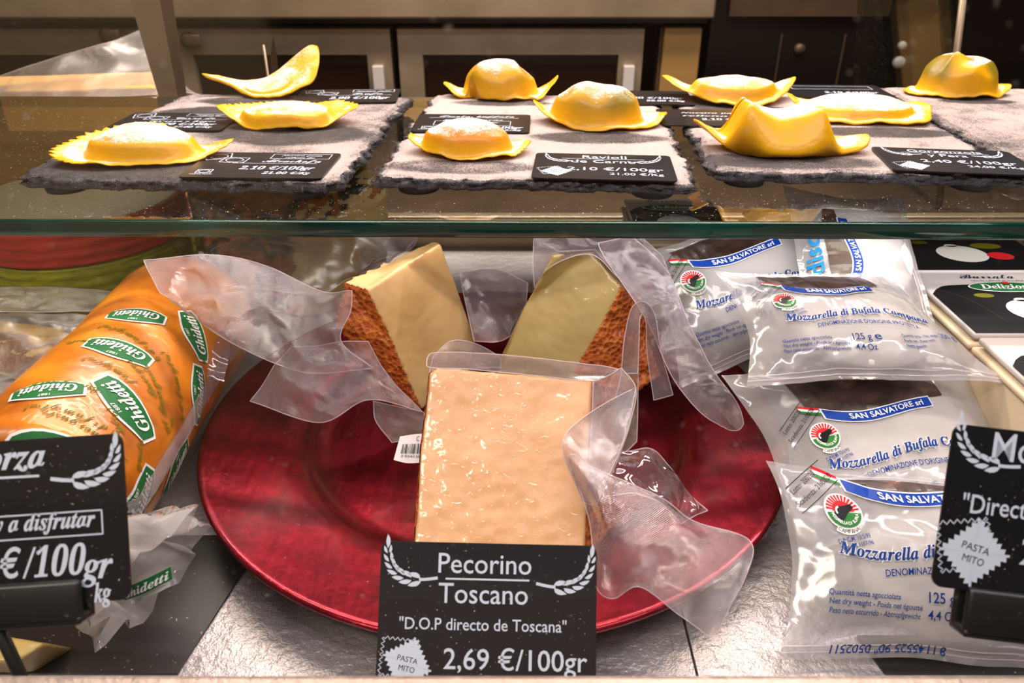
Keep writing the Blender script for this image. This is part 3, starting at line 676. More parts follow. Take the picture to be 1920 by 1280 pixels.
# ------------------------------------------------------------------ standing price tags
def stand(px, py, d, yaw, lean, roll):
    return Matrix.Translation(P(px, py, d)) @ Matrix.Rotation(math.radians(yaw), 4, 'Z') @ Matrix.Rotation(math.radians(90-lean), 4, 'X') @ Matrix.Rotation(math.radians(roll), 4, 'Z')
Mt = stand(914, 1150, .3045, 0, 37, -1.3)
SC = .0856/411.0
def tp(px, py, x0=914, y0=1150, s=SC): return ((px-x0)*s, -(py-y0)*s)
pt = card(Mt, 'black price tag reading Pecorino Toscano in front of the pale cheese wedge', [text2d('Pecorino', *tp(907, 1076), .0077, .0368, 'c', bold=.004), line2d(tp(833, 1087), tp(992, 1087), .0007), text2d('Toscano', *tp(905, 1131), .0077, .0352, 'c', bold=.004),
     text2d('"D.O.P directo de Toscana"', *tp(906, 1180), .0045, .0655, 'c', bold=.006), text2d('2,69 €/100gr', *tp(1103, 1250), .0078, .0560, 'r', bold=.006),
     wheat2d(tp(722, 1024), tp(720, 1105), tp(818, 1086), .0058), wheat2d(tp(1110, 1034), tp(1106, 1118), tp(1005, 1092), .0058)], 'standing price tags', (tp(766, 1241), .0070, .45))
def holder(parent, mat, x, y, w_, h_, foot_z=0.002, leg=True, dy=0):
    mb = MB(); mb.bbox((x-w_/2, y-h_/2, .0012), (x+w_/2, y+h_/2, .0042), .0014, 0, mat); mb.bbox((x-w_/2, y-h_/2, -.0055), (x+w_/2, y-h_/2+.003, .0042), .001, 0, mat); mb.bbox((x-w_/2, y-h_/2, -.0055), (x+w_/2, y+h_/2, -.0028), .001, 0, mat)
    h = mb.make('clip_holder', M['black'], parent, True)
    p = mat @ V((x, y-h_/2+.001, -.002)); q = V((p.x+.004, p.y-.004, foot_z))
    mb = MB(); mb.tube([p, (p+q)/2, q], .0021, 10); mb.lathe([(.0, 0), (.012, 0), (.012, .0018), (.003, .003), (0, .003)], (q.x, q.y, 0.0003), 24)
    mb.make('clip_stem', M['black'], parent, True)
holder(pt, Mt, 0, -.0282, .05, .005)
# left tag
Ml = stand(-8, 983, .252, 1, 30, 3.2); s_ = .0856/498.0
tl = lambda px, py: ((px+8)*s_*1.0, -(py-983)*s_)
def rotl(px, py, a=math.radians(-3.2)):
    x, y = tl(px, py); return (x*math.cos(a)-y*math.sin(a), x*math.sin(a)+y*math.cos(a))
lt = card(Ml, 'black price tag ending in orza and €/100gr at the left of the photo', [text2d('Scamorza', *rotl(90, 874), .0080, .044, 'r', 'italic', .012, .12), line2d(rotl(-175, 902), rotl(77, 891), .0008), wheat2d(rotl(219, 832), rotl(222, 915), rotl(98, 897), .0062),
     frame2d(rotl(-190, 1016)[0], rotl(197, 1003)[1], rotl(198, 1003)[0], rotl(197, 955)[1], .0005), text2d('aceite y a disfrutar', *rotl(183, 987), .0054, .049, 'r', 'italic', .012, .12),
     text2d('€', *rotl(4, 1083), .0092, .0072, 'l', 'sans', .012, .2), text2d('/100', *rotl(46, 1083), .0098, .0208, 'l', 'italic', .004, .30), text2d('gr', *rotl(217, 1083), .0090, .0106, 'r', 'italic', .010, .12), text2d('kg', *rotl(213, 1128), .0062, .0056, 'r', 'italic', .014)], 'standing price tags')
holder(lt, Ml, -.003, -.026, .062, .0145)
# right tag
Mr = stand(2013, 975, .252, -2, 26, -5.6)
def rotr(px, py, a=math.radians(5.6)):
    x, y = (px-2013)*s_, -(py-975)*s_; return (x*math.cos(a)-y*math.sin(a), x*math.sin(a)+y*math.cos(a))
rt = card(Mr, 'black price tag starting with Mo beside the front mozzarella bag', [text2d('Mozzarella', *rotr(1851, 861), .0092, .047, 'l', bold=.004), text2d('"Directamente"', *rotr(1800, 962), .0062, .044, 'l', bold=.008), text2d('2', *rotr(1912, 1060), .009, None, 'l', bold=.006),
     wheat2d(rotr(1793, 787), rotr(1790, 880), rotr(1906, 874), .0054)], 'standing price tags', (rotr(1828, 1040), .0080, .75))
holder(rt, Mr, .001, -.0335, .066, .0165)

# ------------------------------------------------------------------ red plate
PC = V((-.0105, .3925, 0))
mb = MB().lathe([(0, .0062), (.100, .0062), (.108, .0075), (.1135, .0125), (.119, .0165), (.128, .0182), (.163, .0228), (.1672, .0240), (.1698, .0246), (.1716, .0236), (.1712, .0218), (.1660, .0205), (.126, .0150), (.112, .0060), (.106, .0012), (0, .0012)], PC, 128)
pl = mb.make('charger_plate', M['plate'], None, True); tag(pl, 'round red metallic plate under the three cheese wedges', 'plate')
# black sheets lying on the floor
def quad_sheet(label, pts, z=.0012):
    vs = [at_z(x, y, z) for x, y in pts]; n = len(vs)
    mb = MB().add([V((v.x, v.y, .0003)) for v in vs]+vs, [tuple(range(n))[::-1], tuple(range(n, 2*n))]+[(i, (i+1) % n, n+(i+1) % n, n+i) for i in range(n)])
    return tag(mb.make('liner_sheet', M['sheet']), label, 'sheet', 'black sheets lining the case floor')
quad_sheet('black sheet on the case floor under the sausage, left of the red plate', [(-420, 1003), (500, 1003), (332, 1262), (-560, 1262)])
quad_sheet('black sheet on the case floor under the front mozzarella bag', [(1606, 1190), (2200, 1190), (2300, 1262), (1660, 1262)])

# ------------------------------------------------------------------ cheese wedges
CG = 'vacuum-packed cheese wedges on the red plate'
def prism_solid(front, back, vox, **kw):
    n = len(front); fs = [tuple(range(n)), tuple(range(n, 2*n))[::-1]] + [(i, n+i, n+(i+1) % n, (i+1) % n) for i in range(n)]
    return remesh(front+back, fs, vox, **kw)
def wedge(label, front, back, vox, mat, rmat, pred, group=CG, amp=.0005):
    vs, fs = prism_solid(front, back, vox, amp=amp)
    b = V((sum(v.x for v in vs)/len(vs), sum(v.y for v in vs)/len(vs), min(v.z for v in vs)))
    t = thing('cheese_wedge', b, label, 'cheese', group)
    mk('cheese_paste', vs, fs, M[mat], t)
    rv, rf = subset(vs, fs, pred, .0005)
    if rf: mk('rind', rv, rf, M[rmat], t)
    return t
# front wedge: pale cut face towards the glass, leaning back
def facen(a, b, c, sx):
    n = (b-a).cross(c-a).normalized(); return n if n.x*sx > 0 else -n
F = [P(806, 700, .3845), P(822, 688, .385), P(1110, 714, .383), P(1108, 900, .372), P(1092, 1075, .357), P(775, 1062, .357), P(790, 830, .375)]
ctr = P(940, 880, .37); fn = (F[2]-F[0]).cross(F[5]-F[0]).normalized(); fn = fn if fn.y > 0 else -fn
B = [p + fn*.030 + V((.016 if p.x > 0.01 else -.002, .006, 0)) for p in F]
for p in F+B: p.z = max(p.z, .0255)
rn1 = facen(F[2], F[3], B[2], 1); ln1 = facen(F[0], F[5], B[0], -1)
w1 = wedge('large pale pecorino wedge standing behind the Pecorino Toscano tag', F, B, .0011, 'pecorino', 'rind', lambda c, n: max(n.dot(rn1), n.dot(ln1)) > max(n.dot(-fn)+.25, n.dot(fn), n.z))
# back left wedge
F = [P(688, 543, .447), P(760, 495, .458), P(826, 456, .468), P(858, 545, .495), P(892, 640, .515), P(880, 700, .505), P(792, 768, .470), P(740, 650, .455)]
B = [P(643, 528, .458), P(740, 480, .482), P(815, 452, .492), P(850, 540, .53), P(880, 640, .55), P(860, 700, .54), P(742, 768, .478), P(620, 600, .462)]
for p in F+B: p.z = max(p.z, .0215)
ln2 = facen((F[0]+B[0])/2, B[7], F[6], -1); fo2 = (F[2]-F[0]).cross(F[6]-F[0]).normalized(); fo2 = fo2 if fo2.y < 0 else -fo2
w2 = wedge('tall cheese wedge with a brown rind on the left back of the red plate', F, B, .0012, 'aged', 'rind', lambda c, n: n.dot(ln2) > max(n.dot(fo2)+.12, n.z-.1, n.y))
# back right wedge
F = [P(1035, 478, .470), P(1108, 472, .474), P(1166, 538, .466), P(1128, 610, .470), P(1080, 690, .475), P(1050, 740, .470), P(925, 735, .497), P(942, 660, .505), P(985, 570, .49)]
B = [P(1062, 468, .488), P(1112, 466, .490), P(1200, 555, .492), P(1232, 640, .495), P(1240, 705, .490), P(1190, 740, .480), P(960, 735, .535), P(970, 660, .535), P(1010, 570, .515)]
for p in F+B: p.z = max(p.z, .0215)
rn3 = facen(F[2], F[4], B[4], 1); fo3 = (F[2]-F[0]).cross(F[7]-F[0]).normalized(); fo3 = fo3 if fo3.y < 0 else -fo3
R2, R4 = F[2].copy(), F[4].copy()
w3 = wedge('cut cheese wedge with shade-toned face and orange rind on the right back of the red plate', F, B, .0012, 'aged_shaded', 'rind', lambda c, n: n.dot(rn3) > max(n.dot(fo3)-.02, n.z-.10, .25) and c.x > R2.lerp(R4, min(1, max(0, (R2.z-c.z)/(R2.z-R4.z)))).x-.003)

# films of the wedges
film('vacuum_film', [[(270, 488, .450), (400, 478, .450), (505, 500, .462), (600, 545, .458), (660, 545, .447)], [(285, 520, .448), (390, 540, .446), (500, 570, .452), (590, 590, .45), (655, 585, .445)],
     [(300, 548, .446), (400, 600, .442), (520, 640, .448), (590, 645, .446), (640, 640, .446)], [(320, 560, .445), (430, 640, .442), (540, 690, .448), (600, 700, .448), (700, 690, .448)]], w2, wr=.004, seed=1)
film('vacuum_film', [[(545, 650, .452), (590, 648, .450), (640, 640, .448), (690, 640, .450)], [(505, 700, .450), (585, 690, .444), (650, 700, .446), (725, 700, .455)], [(470, 752, .449), (600, 792, .440), (690, 750, .446), (792, 772, .460)]], w2, wr=.005, seed=2)
film('vacuum_film', [[(700, 752, .458), (740, 762, .460), (795, 772, .464)], [(705, 790, .448), (745, 800, .452), (800, 800, .458)], [(735, 830, .440), (760, 826, .442), (805, 822, .450)]], w2, wr=.003, seed=3, nu=24, nv=18)
film('vacuum_film', [[(862, 512, .53), (930, 505, .53), (990, 530, .53)], [(872, 565, .51), (930, 575, .51), (985, 575, .515)], [(890, 640, .50), (935, 640, .495), (965, 625, .51)]], w2, wr=.005, seed=4)
film('vacuum_film', [[(812, 668, .43), (850, 638, .43), (900, 648, .44), (940, 672, .45)], [(805, 700, .415), (850, 690, .415), (900, 690, .42), (940, 690, .43)]], w2, wr=.002, seed=5, nu=24, nv=14)
lb = film('barcode_label', [[(750, 818, .428), (775, 814, .428), (802, 812, .428)], [(738, 862, .419), (765, 868, .418), (800, 866, .418)]], w2, mat='film', wr=0, nu=10, nv=6, rim=False)
lb.data.materials[0] = M['label']
bars = []
x = .18
while x < .92:
    b_ = random.choice((.012, .02, .03)); bars.append(rect2d(x, .25, x+b_, .62)); x += b_+random.choice((.015, .025, .035))
bars.append(text2d('C', .62, .72, .18, .1)); bars.append(text2d('2 054138', .2, .1, .09, .6))
la, lb_, lc, ld = P(750, 818, .428), P(802, 812, .428), P(738, 862, .419), P(800, 866, .418)
ln = (lb_-la).cross(lc-la).normalized(); ln = ln if ln.y < 0 else -ln
printed('barcode', bars, lambda x, y, l: (lc*(1-x)+ld*x)*(1-y)+(la*(1-x)+lb_*x)*y + ln*.0009, 'black_print', lb)
film('vacuum_film', [[(800, 690, .3850), (900, 694, .3850), (1000, 704, .3840), (1112, 716, .3825)], [(801, 672, .391), (900, 676, .391), (1010, 688, .389), (1140, 704, .382)], [(808, 660, .397), (900, 662, .397), (1030, 674, .394), (1165, 690, .386)]], w1, wr=.0012, seed=6, round_=.25)
film('vacuum_film', [[(1112, 716, .3825), (1140, 700, .3845), (1165, 690, .386)], [(1112, 725, .380), (1150, 715, .381), (1192, 728, .377)], [(1110, 790, .372), (1150, 785, .370), (1182, 790, .367)], [(1106, 850, .366), (1135, 855, .363), (1158, 862, .359)], [(1098, 935, .357), (1108, 938, .356), (1122, 938, .354)]], w1, wr=.0016, seed=7)
film('vacuum_film', [[(1192, 726, .377), (1186, 760, .371), (1178, 800, .366)], [(1120, 765, .366), (1140, 800, .362), (1160, 850, .358)], [(1062, 812, .354), (1095, 850, .353), (1140, 895, .352)], [(1058, 858, .350), (1085, 890, .350), (1128, 925, .350)], [(1092, 940, .350), (1105, 945, .351), (1120, 945, .351)]], w1, wr=.0012, seed=8)
film('vacuum_film', [[(1062, 840, .351), (1120, 880, .349), (1180, 905, .348), (1240, 935, .347), (1300, 978, .345), (1395, 1004, .341)], [(1080, 900, .350), (1140, 950, .341), (1205, 975, .338), (1270, 1000, .338), (1330, 1020, .337), (1412, 1030, .336)],
     [(1105, 980, .347), (1165, 1020, .336), (1220, 1040, .334), (1280, 1060, .333), (1340, 1070, .332), (1400, 1075, .331)], [(1115, 1060, .342), (1160, 1085, .337), (1205, 1080, .334), (1270, 1110, .332), (1320, 1130, .330), (1372, 1130, .329)],
     [(1116, 1108, .338), (1150, 1122, .336), (1200, 1100, .333), (1270, 1150, .331), (1310, 1178, .329), (1338, 1200, .327)]], w1, wr=.0055, nu=64, nv=44, sc=30, seed=9, round_=.18)
film('vacuum_film', [[(1148, 850, .386), (1190, 845, .390), (1232, 850, .391), (1290, 925, .387), (1327, 957, .381)], [(1135, 880, .370), (1190, 880, .374), (1230, 890, .376), (1280, 935, .376), (1300, 968, .374)], [(1130, 930, .360), (1190, 925, .362), (1230, 940, .362), (1265, 965, .364), (1278, 982, .366)]], w1, mat='film_clear', wr=.005, seed=10)
film('vacuum_film', [[(1002, 438, .497), (1060, 432, .50), (1130, 432, .50), (1195, 440, .497), (1240, 480, .493)], [(1000, 485, .49), (1060, 466, .477), (1115, 466, .473), (1180, 490, .478), (1262, 530, .482)], [(1003, 540, .487), (1030, 500, .473), (1110, 478, .468), (1170, 530, .463), (1275, 580, .474)]], w3, wr=.0035, seed=11)
film('vacuum_film', [[(1112, 458, .470), (1150, 450, .474), (1192, 442, .480)], [(1170, 535, .460), (1215, 520, .464), (1252, 512, .472)], [(1218, 612, .453), (1255, 608, .456), (1292, 606, .462)], [(1258, 702, .444), (1300, 695, .445), (1335, 690, .450)], [(1310, 770, .434), (1345, 762, .435), (1380, 752, .439)], [(1362, 806, .430), (1385, 806, .429), (1397, 790, .431)]], w3, wr=.003, seed=12, round_=.3)
film('vacuum_film', [[(1165, 700, .432), (1180, 700, .433), (1196, 700, .434)], [(1170, 640, .434), (1186, 640, .436), (1198, 640, .438)], [(1184, 578, .437), (1194, 588, .440), (1200, 598, .442)], [(1208, 566, .442), (1208, 576, .444), (1206, 590, .446)], [(1228, 592, .447), (1220, 600, .448), (1212, 610, .449)], [(1240, 660, .449), (1226, 660, .450), (1213, 660, .451)], [(1262, 740, .446), (1245, 745, .448), (1226, 750, .45)]], w3, wr=.0005, seed=13)
film('vacuum_film', [[(1168, 690, .438), (1182, 690, .439), (1197, 688, .440)], [(1152, 760, .432), (1175, 765, .433), (1196, 765, .434)], [(1140, 850, .424), (1170, 848, .424), (1194, 828, .426)]], w3, wr=.0015, seed=14, mat='film_dull')

# ------------------------------------------------------------------ orange sausage-shaped cheese on the left
SA, SB, SR = V((-.2225, .268, .047)), V((-.2225, .505, .047)), .0455
def s_r(t): return SR*min(1, math.sqrt(max(0, 1-(max(0, .07-t)/.07)**2)))*min(1, math.sqrt(max(0, 1-(max(0, t-.80)/.215)**2.2)))*(1+.012*math.sin(9*t))
def s_pt(phi, t, l=0):
    c = SA.lerp(SB, t); r = s_r(t) + l + .0009*nz((phi, t*4, 0), 2.2)
    return c + V((math.sin(phi)*r, 0, math.cos(phi)*r))
sg = thing('provolone_roll', (SA.x, .38, .0015), 'long orange cheese roll in printed green-lettered film, left of the red plate', 'cheese')
vs = []; nt, nl = 64, 70
for j in range(nl+1):
    for k in range(nt): vs.append(s_pt(2*pi*k/nt, .004+.992*j/nl))
fs = [(j*nt+k, (j+1)*nt+k, (j+1)*nt+(k+1) % nt, j*nt+(k+1) % nt) for j in range(nl) for k in range(nt)] + [tuple(range(nt)), tuple(nl*nt+k for k in range(nt))[::-1]]
body = mk('printed_casing', vs, fs, M['casing'], sg)
def on_s(px, py):
    r = ray(px, py); a = r.x**2+r.z**2; dx, dz = CAM.x-SA.x, CAM.z-SA.z; b = r.x*dx+r.z*dz; c = dx*dx+dz*dz-SR*SR; q = b*b-a*c
    t_ = (-b-math.sqrt(max(q, 0)))/a; p = CAM+r*t_; return math.atan2(p.x-SA.x, p.z-SA.z), (p.y-SA.y)/(SB.y-SA.y)
SLEN = SB.y-SA.y
def s_place(px, py, rot):
    phi, t = on_s(px, py); c_, s_2 = math.cos(rot), math.sin(rot)
    return lambda x, y, l: s_pt(phi + (x*c_-y*s_2)/SR, t + (x*s_2+y*c_)/SLEN, l)
def badge2d(w_, h_):
    top = [(x*w_, h_*(.62+.38*math.cos(x*2.2))) for x in [i/8-1 for i in range(17)]]
    return [(-w_*1.0, -h_*.62)] + [(x*w_, -h_*(.82+.1*math.cos(x*2))) for x in [i/4-1 for i in range(1, 8)]] + [(w_, -h_*.62)] + top[::-1]
def fan(poly): 
    n = len(poly); cx = sum(p[0] for p in poly)/n; cy = sum(p[1] for p in poly)/n
    out = [(cx, cy)]; fs = []
    for k in (.35, .7, 1): out += [(cx+(x-cx)*k, cy+(y-cy)*k) for x, y in poly]
    fs = [(0, 1+i, 1+(i+1) % n) for i in range(n)]
    for r in range(2): fs += [(1+r*n+i, 1+(r+1)*n+i, 1+(r+1)*n+(i+1) % n, 1+r*n+(i+1) % n) for i in range(n)]
    return out, fs
def badge(fn, parent, k=1.0):
    k *= .88; o = printed('badge_border', [fan([(x*1.09*k, y*1.17*k) for x, y in badge2d(.0185, .0085)])], fn, 'ink_white', parent, .0006)
    printed('badge', [fan([(x*k, y*k) for x, y in badge2d(.0185, .0085)])], fn, 'logo_green', o, .0009)
    printed('lettering', [text2d('Ghidetti', 0, -.0046*k, .0075*k, .030*k, 'c', 'italic', .01), text2d('1887', .001*k, .0055*k, .0022*k, .006*k, 'c')], fn, 'ink_white', o, .0012)
rt_ = math.radians
for px, py, r_, k in ((236, 762, 158, 1.15), (222, 655, 178, 1.0), (366, 626, 140, 1.0), (372, 738, 135, 1.0), (70, 826, 190, 1.05), (90, 735, 200, .9), (328, 872, 105, 1.0), (262, 938, 120, 1.0), (255, 590, 190, .9)):
    badge(s_place(px, py, rt_(r_)), body, k)
its = [(300, 740, 140, 'il Buongusto'), (335, 720, 138, 'è di famiglia!'), (160, 800, 178, 'il Buongusto'), (140, 775, 184, 'è di famiglia!'), (225, 815, 128, 'famiglia!'), (262, 855, 118, 'gusto'), (210, 690, 165, 'famiglia!'), (265, 700, 150, 'Buongusto'), (385, 660, 120, 'gusto'),
       (320, 800, 100, 'è di'), (290, 920, 95, 'il Buongusto'), (345, 820, 100, 'famiglia'), (190, 640, 175, 'il Buongusto'), (250, 630, 160, 'è di famiglia!'), (130, 720, 190, 'Buongusto')]
for px, py, r_, s in its:
    printed('lettering', [text2d(s, 0, 0, .0046, None, 'c', 'script', .006)], s_place(px, py, rt_(r_)), 'script_green', body, .0007)
# welded strip along the roll, over-film, and the twisted end
strip = []
for j in range(41):
    f = j/40; phi, t = on_s(442-f*192, 640+f*318); strip.append((phi, t))
vs = []
for j, (phi, t) in enumerate(strip):
    for k in range(5): vs.append(s_pt(phi+(k-2)*.055+.02*nz((j*.3, k, 0), 1), t, .0016+.0006*nz((j, k, 2), .9)))
mk('welded_strip', vs, grid_faces(4, 40), M['film'], sg, uvs=[(k % 5/4, k//5/40) for k in range(len(vs))])
film('over_film', [[(300, 545, .492), (360, 545, .50), (430, 600, .49)], [(290, 600, .472), (360, 620, .468), (430, 660, .47)], [(250, 650, .455), (330, 690, .45), (420, 715, .455)]], sg, mat='film_clear', wr=.002, rim=False, seed=20)
E_ = P(262, 1035, .335)
vs = []; n1, n2 = 40, 22
for j in range(n2+1):
    f = j/n2; c = V((-.205, .270, .034)).lerp(P(285, 1085, .325), f); rr = (.012+.017*f**.8)
    for k in range(n1):
        a = 2*pi*k/n1; q = rr*(1+.20*math.sin(7*a+f*5)+.12*math.sin(13*a-f*3)+.25*nz((math.cos(a), math.sin(a), f*2), 2.0))
        ax = V((.55, -.35, -.18)).normalized(); u = ax.orthogonal().normalized(); v = ax.cross(u)
        p = c + u*math.cos(a)*q*1.0 + v*math.sin(a)*q*.62; p.z = max(p.z, .002); vs.append(p)
fs = [(j*n1+k, j*n1+(k+1) % n1, (j+1)*n1+(k+1) % n1, (j+1)*n1+k) for j in range(n2) for k in range(n1)]
tw = mk('twisted_film_end', vs, fs, M['film'], sg, uvs=[(0, 0)]*len(vs)); tw.data.materials[0] = M['bag']
a_ = tw.data.attributes.new('milk', 'FLOAT', 'POINT'); a_.data.foreach_set('value', [.42+.3*abs(nz(v, 90)) for v in vs])
L0, L1, L2, L3 = P(228, 1103, .318), P(322, 1062, .313), P(326, 1085, .312), P(236, 1125, .317)
fn_l = lambda x, y, l: L3.lerp(L2, x).lerp(L0.lerp(L1, x), y) + V((0, -.0008-l, .0008)) + V((0, -.004, .002))*math.sin(pi*x)
o = printed('green_label', [merge2d([rect2d(i/8, 0, (i+1)/8, 1) for i in range(8)])], fn_l, 'logo_green', sg, 0)
printed('lettering', [text2d('Ghidetti', .97, .22, .62, .92, 'r', 'italic', .01)], fn_l, 'ink_white', o, .0006)
fn_2 = lambda x, y, l: fn_l(x, y-.5, l)
o2 = printed('date_strip', [rect2d(.18, .05, .95, .42)], fn_2, 'ink_white', sg, 0); printed('lettering', [text2d('1887', .25, .1, .24, .22)], fn_2, 'black_print', o2, .0006)

# ------------------------------------------------------------------ things at the far left
t = thing('cheese_wedge', (-.36, .50, 0), 'pale cheese block in dull film at the far left edge', 'cheese')
vs, fs = remesh([P(-140, 700, .56), P(170, 735, .53), P(150, 640, .565), P(-140, 600, .60), P(-140, 690, .61), P(130, 690, .60), P(120, 612, .595), P(-140, 585, .62)], [(0, 1, 2, 3), (4, 5, 6, 7), (0, 1, 5, 4), (1, 2, 6, 5), (2, 3, 7, 6), (3, 0, 4, 7)], .0022, amp=.0012, sc=40)
vs = [V((v.x, v.y, max(v.z, .002))) for v in vs]
mk('cheese_paste', vs, fs, M['butter'], t)
rv, rf = subset(vs, fs, lambda c, n: n.y < -.3 and c.z < .052+.004*nz(c, 30), .0012); mk('rind', rv, rf, M['rind_dark'], t)
film('vacuum_film', [[(-120, 545, .60), (60, 538, .60), (228, 546, .60)], [(-120, 560, .585), (60, 566, .585), (231, 560, .59)], [(-120, 585, .57), (60, 585, .57), (225, 582, .58)]], t, mat='film_dull', wr=.002, round_=.35, seed=21)
film('vacuum_film', [[(-120, 590, .575), (60, 588, .575), (225, 590, .585)], [(-120, 640, .555), (60, 640, .55), (235, 660, .55)], [(-120, 700, .53), (60, 705, .52), (205, 735, .52)], [(-120, 790, .49), (20, 790, .49), (110, 800, .49)]], t, mat='film_soft', wr=.005, seed=22)
t = thing('striped_tub', (-.372, .640, 0), 'round ribbed tub with a red upper band and olive lower band, far left', 'tub')
prof = []
for k in range(61):
    z = k/60*.128; prof.append((.084+.0016*abs(math.sin(z*pi/.0085)), z))
lo = [p for p in prof if p[1] <= .046]; hi = [p for p in prof if .045 <= p[1] <= .079]
MB().lathe([(0, 0)]+lo, (-.372, .640, .0), 64).make('lower_band', M['tub_green'], t, True)
MB().lathe(hi, (-.372, .640, .0), 64).make('upper_band', M['tub_red'], t, True)
MB().lathe([(0, .076), (.082, .076), (.0835, .0792), (.080, .0802), (0, .0792)], (-.372, .640, .0), 64).make('tub_lid', M['lid'], t, True)
t = thing('cheese_piece', (-.30, .20, 0), 'small pale cheese pack on the black sheet under the orza price tag', 'cheese')
vs, fs = remesh([at_z(-60, 1262, .001), at_z(65, 1262, .001), at_z(140, 1215, .001), at_z(-60, 1190, .001), at_z(-60, 1240, .022), at_z(30, 1240, .022), at_z(85, 1205, .022), at_z(-60, 1180, .022)], [(0, 1, 2, 3), (4, 5, 6, 7), (0, 1, 5, 4), (1, 2, 6, 5), (2, 3, 7, 6), (3, 0, 4, 7)], .0015, amp=.0005)
mk('cheese_paste', vs, fs, M['aged_shaded'], t)  # dimness put into the paste colour
# herb cheese behind, white packet with red corner
t = thing('herb_cheese', (-.18, .63, 0), 'cut smoked cheese with herb-flecked orange skin behind the orange cheese roll', 'cheese')
z0 = 0.001
pts = [V((-.255, .60, z0)), V((-.172, .560, z0)), V((-.108, .60, z0)), V((-.19, .70, z0)), V((-.262, .60, .092)), V((-.176, .588, .062)), V((-.104, .632, .082)), V((-.13, .66, .105)), V((-.20, .695, .108)), V((-.262, .65, .11)), V((-.255, .655, z0))]
vs, fs = remesh(pts, [(0, 1, 5, 4), (1, 2, 6, 5), (2, 3, 8, 7, 6), (3, 10, 9, 8), (10, 0, 4, 9), (4, 5, 6, 7, 8, 9), (0, 10, 3, 2, 1)], .0018, rounds=8, amp=.0015, sc=50)
mk('herb_skin', vs, fs, M['herb'], t)
cutn = (pts[2]-pts[1]).cross(V((0, 0, 1))).normalized(); cutn = cutn if cutn.y < 0 else -cutn
rv, rf = subset(vs, fs, lambda c, n: n.dot(cutn) > .55 and c.x > -.182, .0006); mk('cut_face', rv, rf, M['smoked_paste'], t)
film('vacuum_film', [[(395, 470, .575), (480, 440, .59), (600, 440, .58), (700, 440, .58), (785, 436, .60)], [(420, 505, .565), (500, 500, .56), (600, 500, .55), (680, 500, .56), (760, 470, .59)], [(470, 540, .555), (520, 545, .55), (600, 552, .545), (650, 525, .555), (700, 505, .57)]], t, mat='film_soft', wr=.006, seed=23)
film('vacuum_film', [[(660, 430, .60), (720, 428, .61), (785, 432, .61)], [(672, 470, .59), (720, 462, .60), (775, 462, .605)], [(680, 520, .58), (715, 505, .585), (745, 478, .60)]], t, mat='film', wr=.003, seed=24)
t = thing('white_packet', (-.275, .68, 0), 'white packet with a red corner standing behind the herb cheese', 'packet')
mb = MB(); mb.bbox((-.294, .690, .0005), (-.205, .708, .105), .003); mb.make('packet_body', M['white'], t, True)
MB().add([V((-.292, .6892, .040)), V((-.280, .6892, .040)), V((-.250, .6892, .098)), V((-.266, .6892, .098))], [(0, 1, 2, 3)]).make('red_stripe', M['red'], t)

# ------------------------------------------------------------------ mozzarella bags
def emblem(fn, cx, cy, r, parent):
    """Round seal: red rays over a green field with a black buffalo head."""
    q = lambda x, y, l: fn(cx+x, cy+y, l)
    circ = lambda rx, ry, a0=0, a1=2*pi, n=28: [(rx*math.cos(a0+(a1-a0)*k/n), ry*math.sin(a0+(a1-a0)*k/n)) for k in range(n+1)]
    o = printed('seal_emblem', [fan(circ(r*1.06, r*.98)[:-1])], q, 'ink_white', parent, .0010)
    rays = []
    for k in range(13):
        a = .18+k/12*(pi-.36); b = .075
        rays.append(([(r*.50*math.cos(a-b), r*.50*math.sin(a-b)), (r*.95*math.cos(a-b*.9), r*.9*math.sin(a-b*.9)), (r*.95*math.cos(a+b*.9), r*.9*math.sin(a+b*.9)), (r*.50*math.cos(a+b), r*.50*math.sin(a+b))], [(0, 1, 2, 3)]))
    rays.append(fan(circ(r*.62, r*.56, 0, pi)))
    printed('red_rays', rays, q, 'red', o, .0012)
    printed('green_field', [fan(circ(r*.95, r*.88, pi+.08, 2*pi-.08))], q, 'green', o, .0013)
    printed('buffalo_head', [fan([(-.5*r, -.42*r), (-.55*r, -.05*r), (-.30*r, .22*r), (.10*r, .30*r), (.50*r, .42*r), (.62*r, .22*r), (.42*r, .05*r), (.18*r, -.10*r), (.02*r, -.32*r), (-.2*r, -.52*r)])], q, 'black_print', o, .0015)
    printed('horn', [path2d([(r*(-.22+.22*math.cos(a)), r*(-.02+.24*math.sin(a))) for a in [pi*.55+k*.22 for k in range(10)]], r*.10)], q, 'ink_white', o, .0017)
    let = []
    s = 'MOZZARELLA DI BUFALA'
    for k, c in enumerate(s):
        a = pi+.25+(pi-.5)*k/(len(s)-1)
        if c != ' ': let.append(text2d(c, r*.76*math.cos(a), r*.70*math.sin(a)-r*.04, r*.17, None, 'c', bold=.01, rot=a+pi/2))
    printed('lettering', let, q, 'ink_white', o, .0016)
    printed('banner', [path2d([(r*1.02*math.cos(a), r*1.14*math.sin(a)) for a in [pi*1.30+k*.125 for k in range(11)]], r*.24)], q, 'ink_white', o, .0011)
    b = []
    for k, c in enumerate('CAMPANA'):
        a = pi*1.33+pi*.36*k/6; b.append(text2d(c, r*1.02*math.cos(a), r*1.20*math.sin(a), r*.19, None, 'c', rot=a+pi/2))
    printed('lettering', b, q, 'black_print', o, .0013)
BW, BH = .134, .088
BG = 'mozzarella bags stacked on the right'
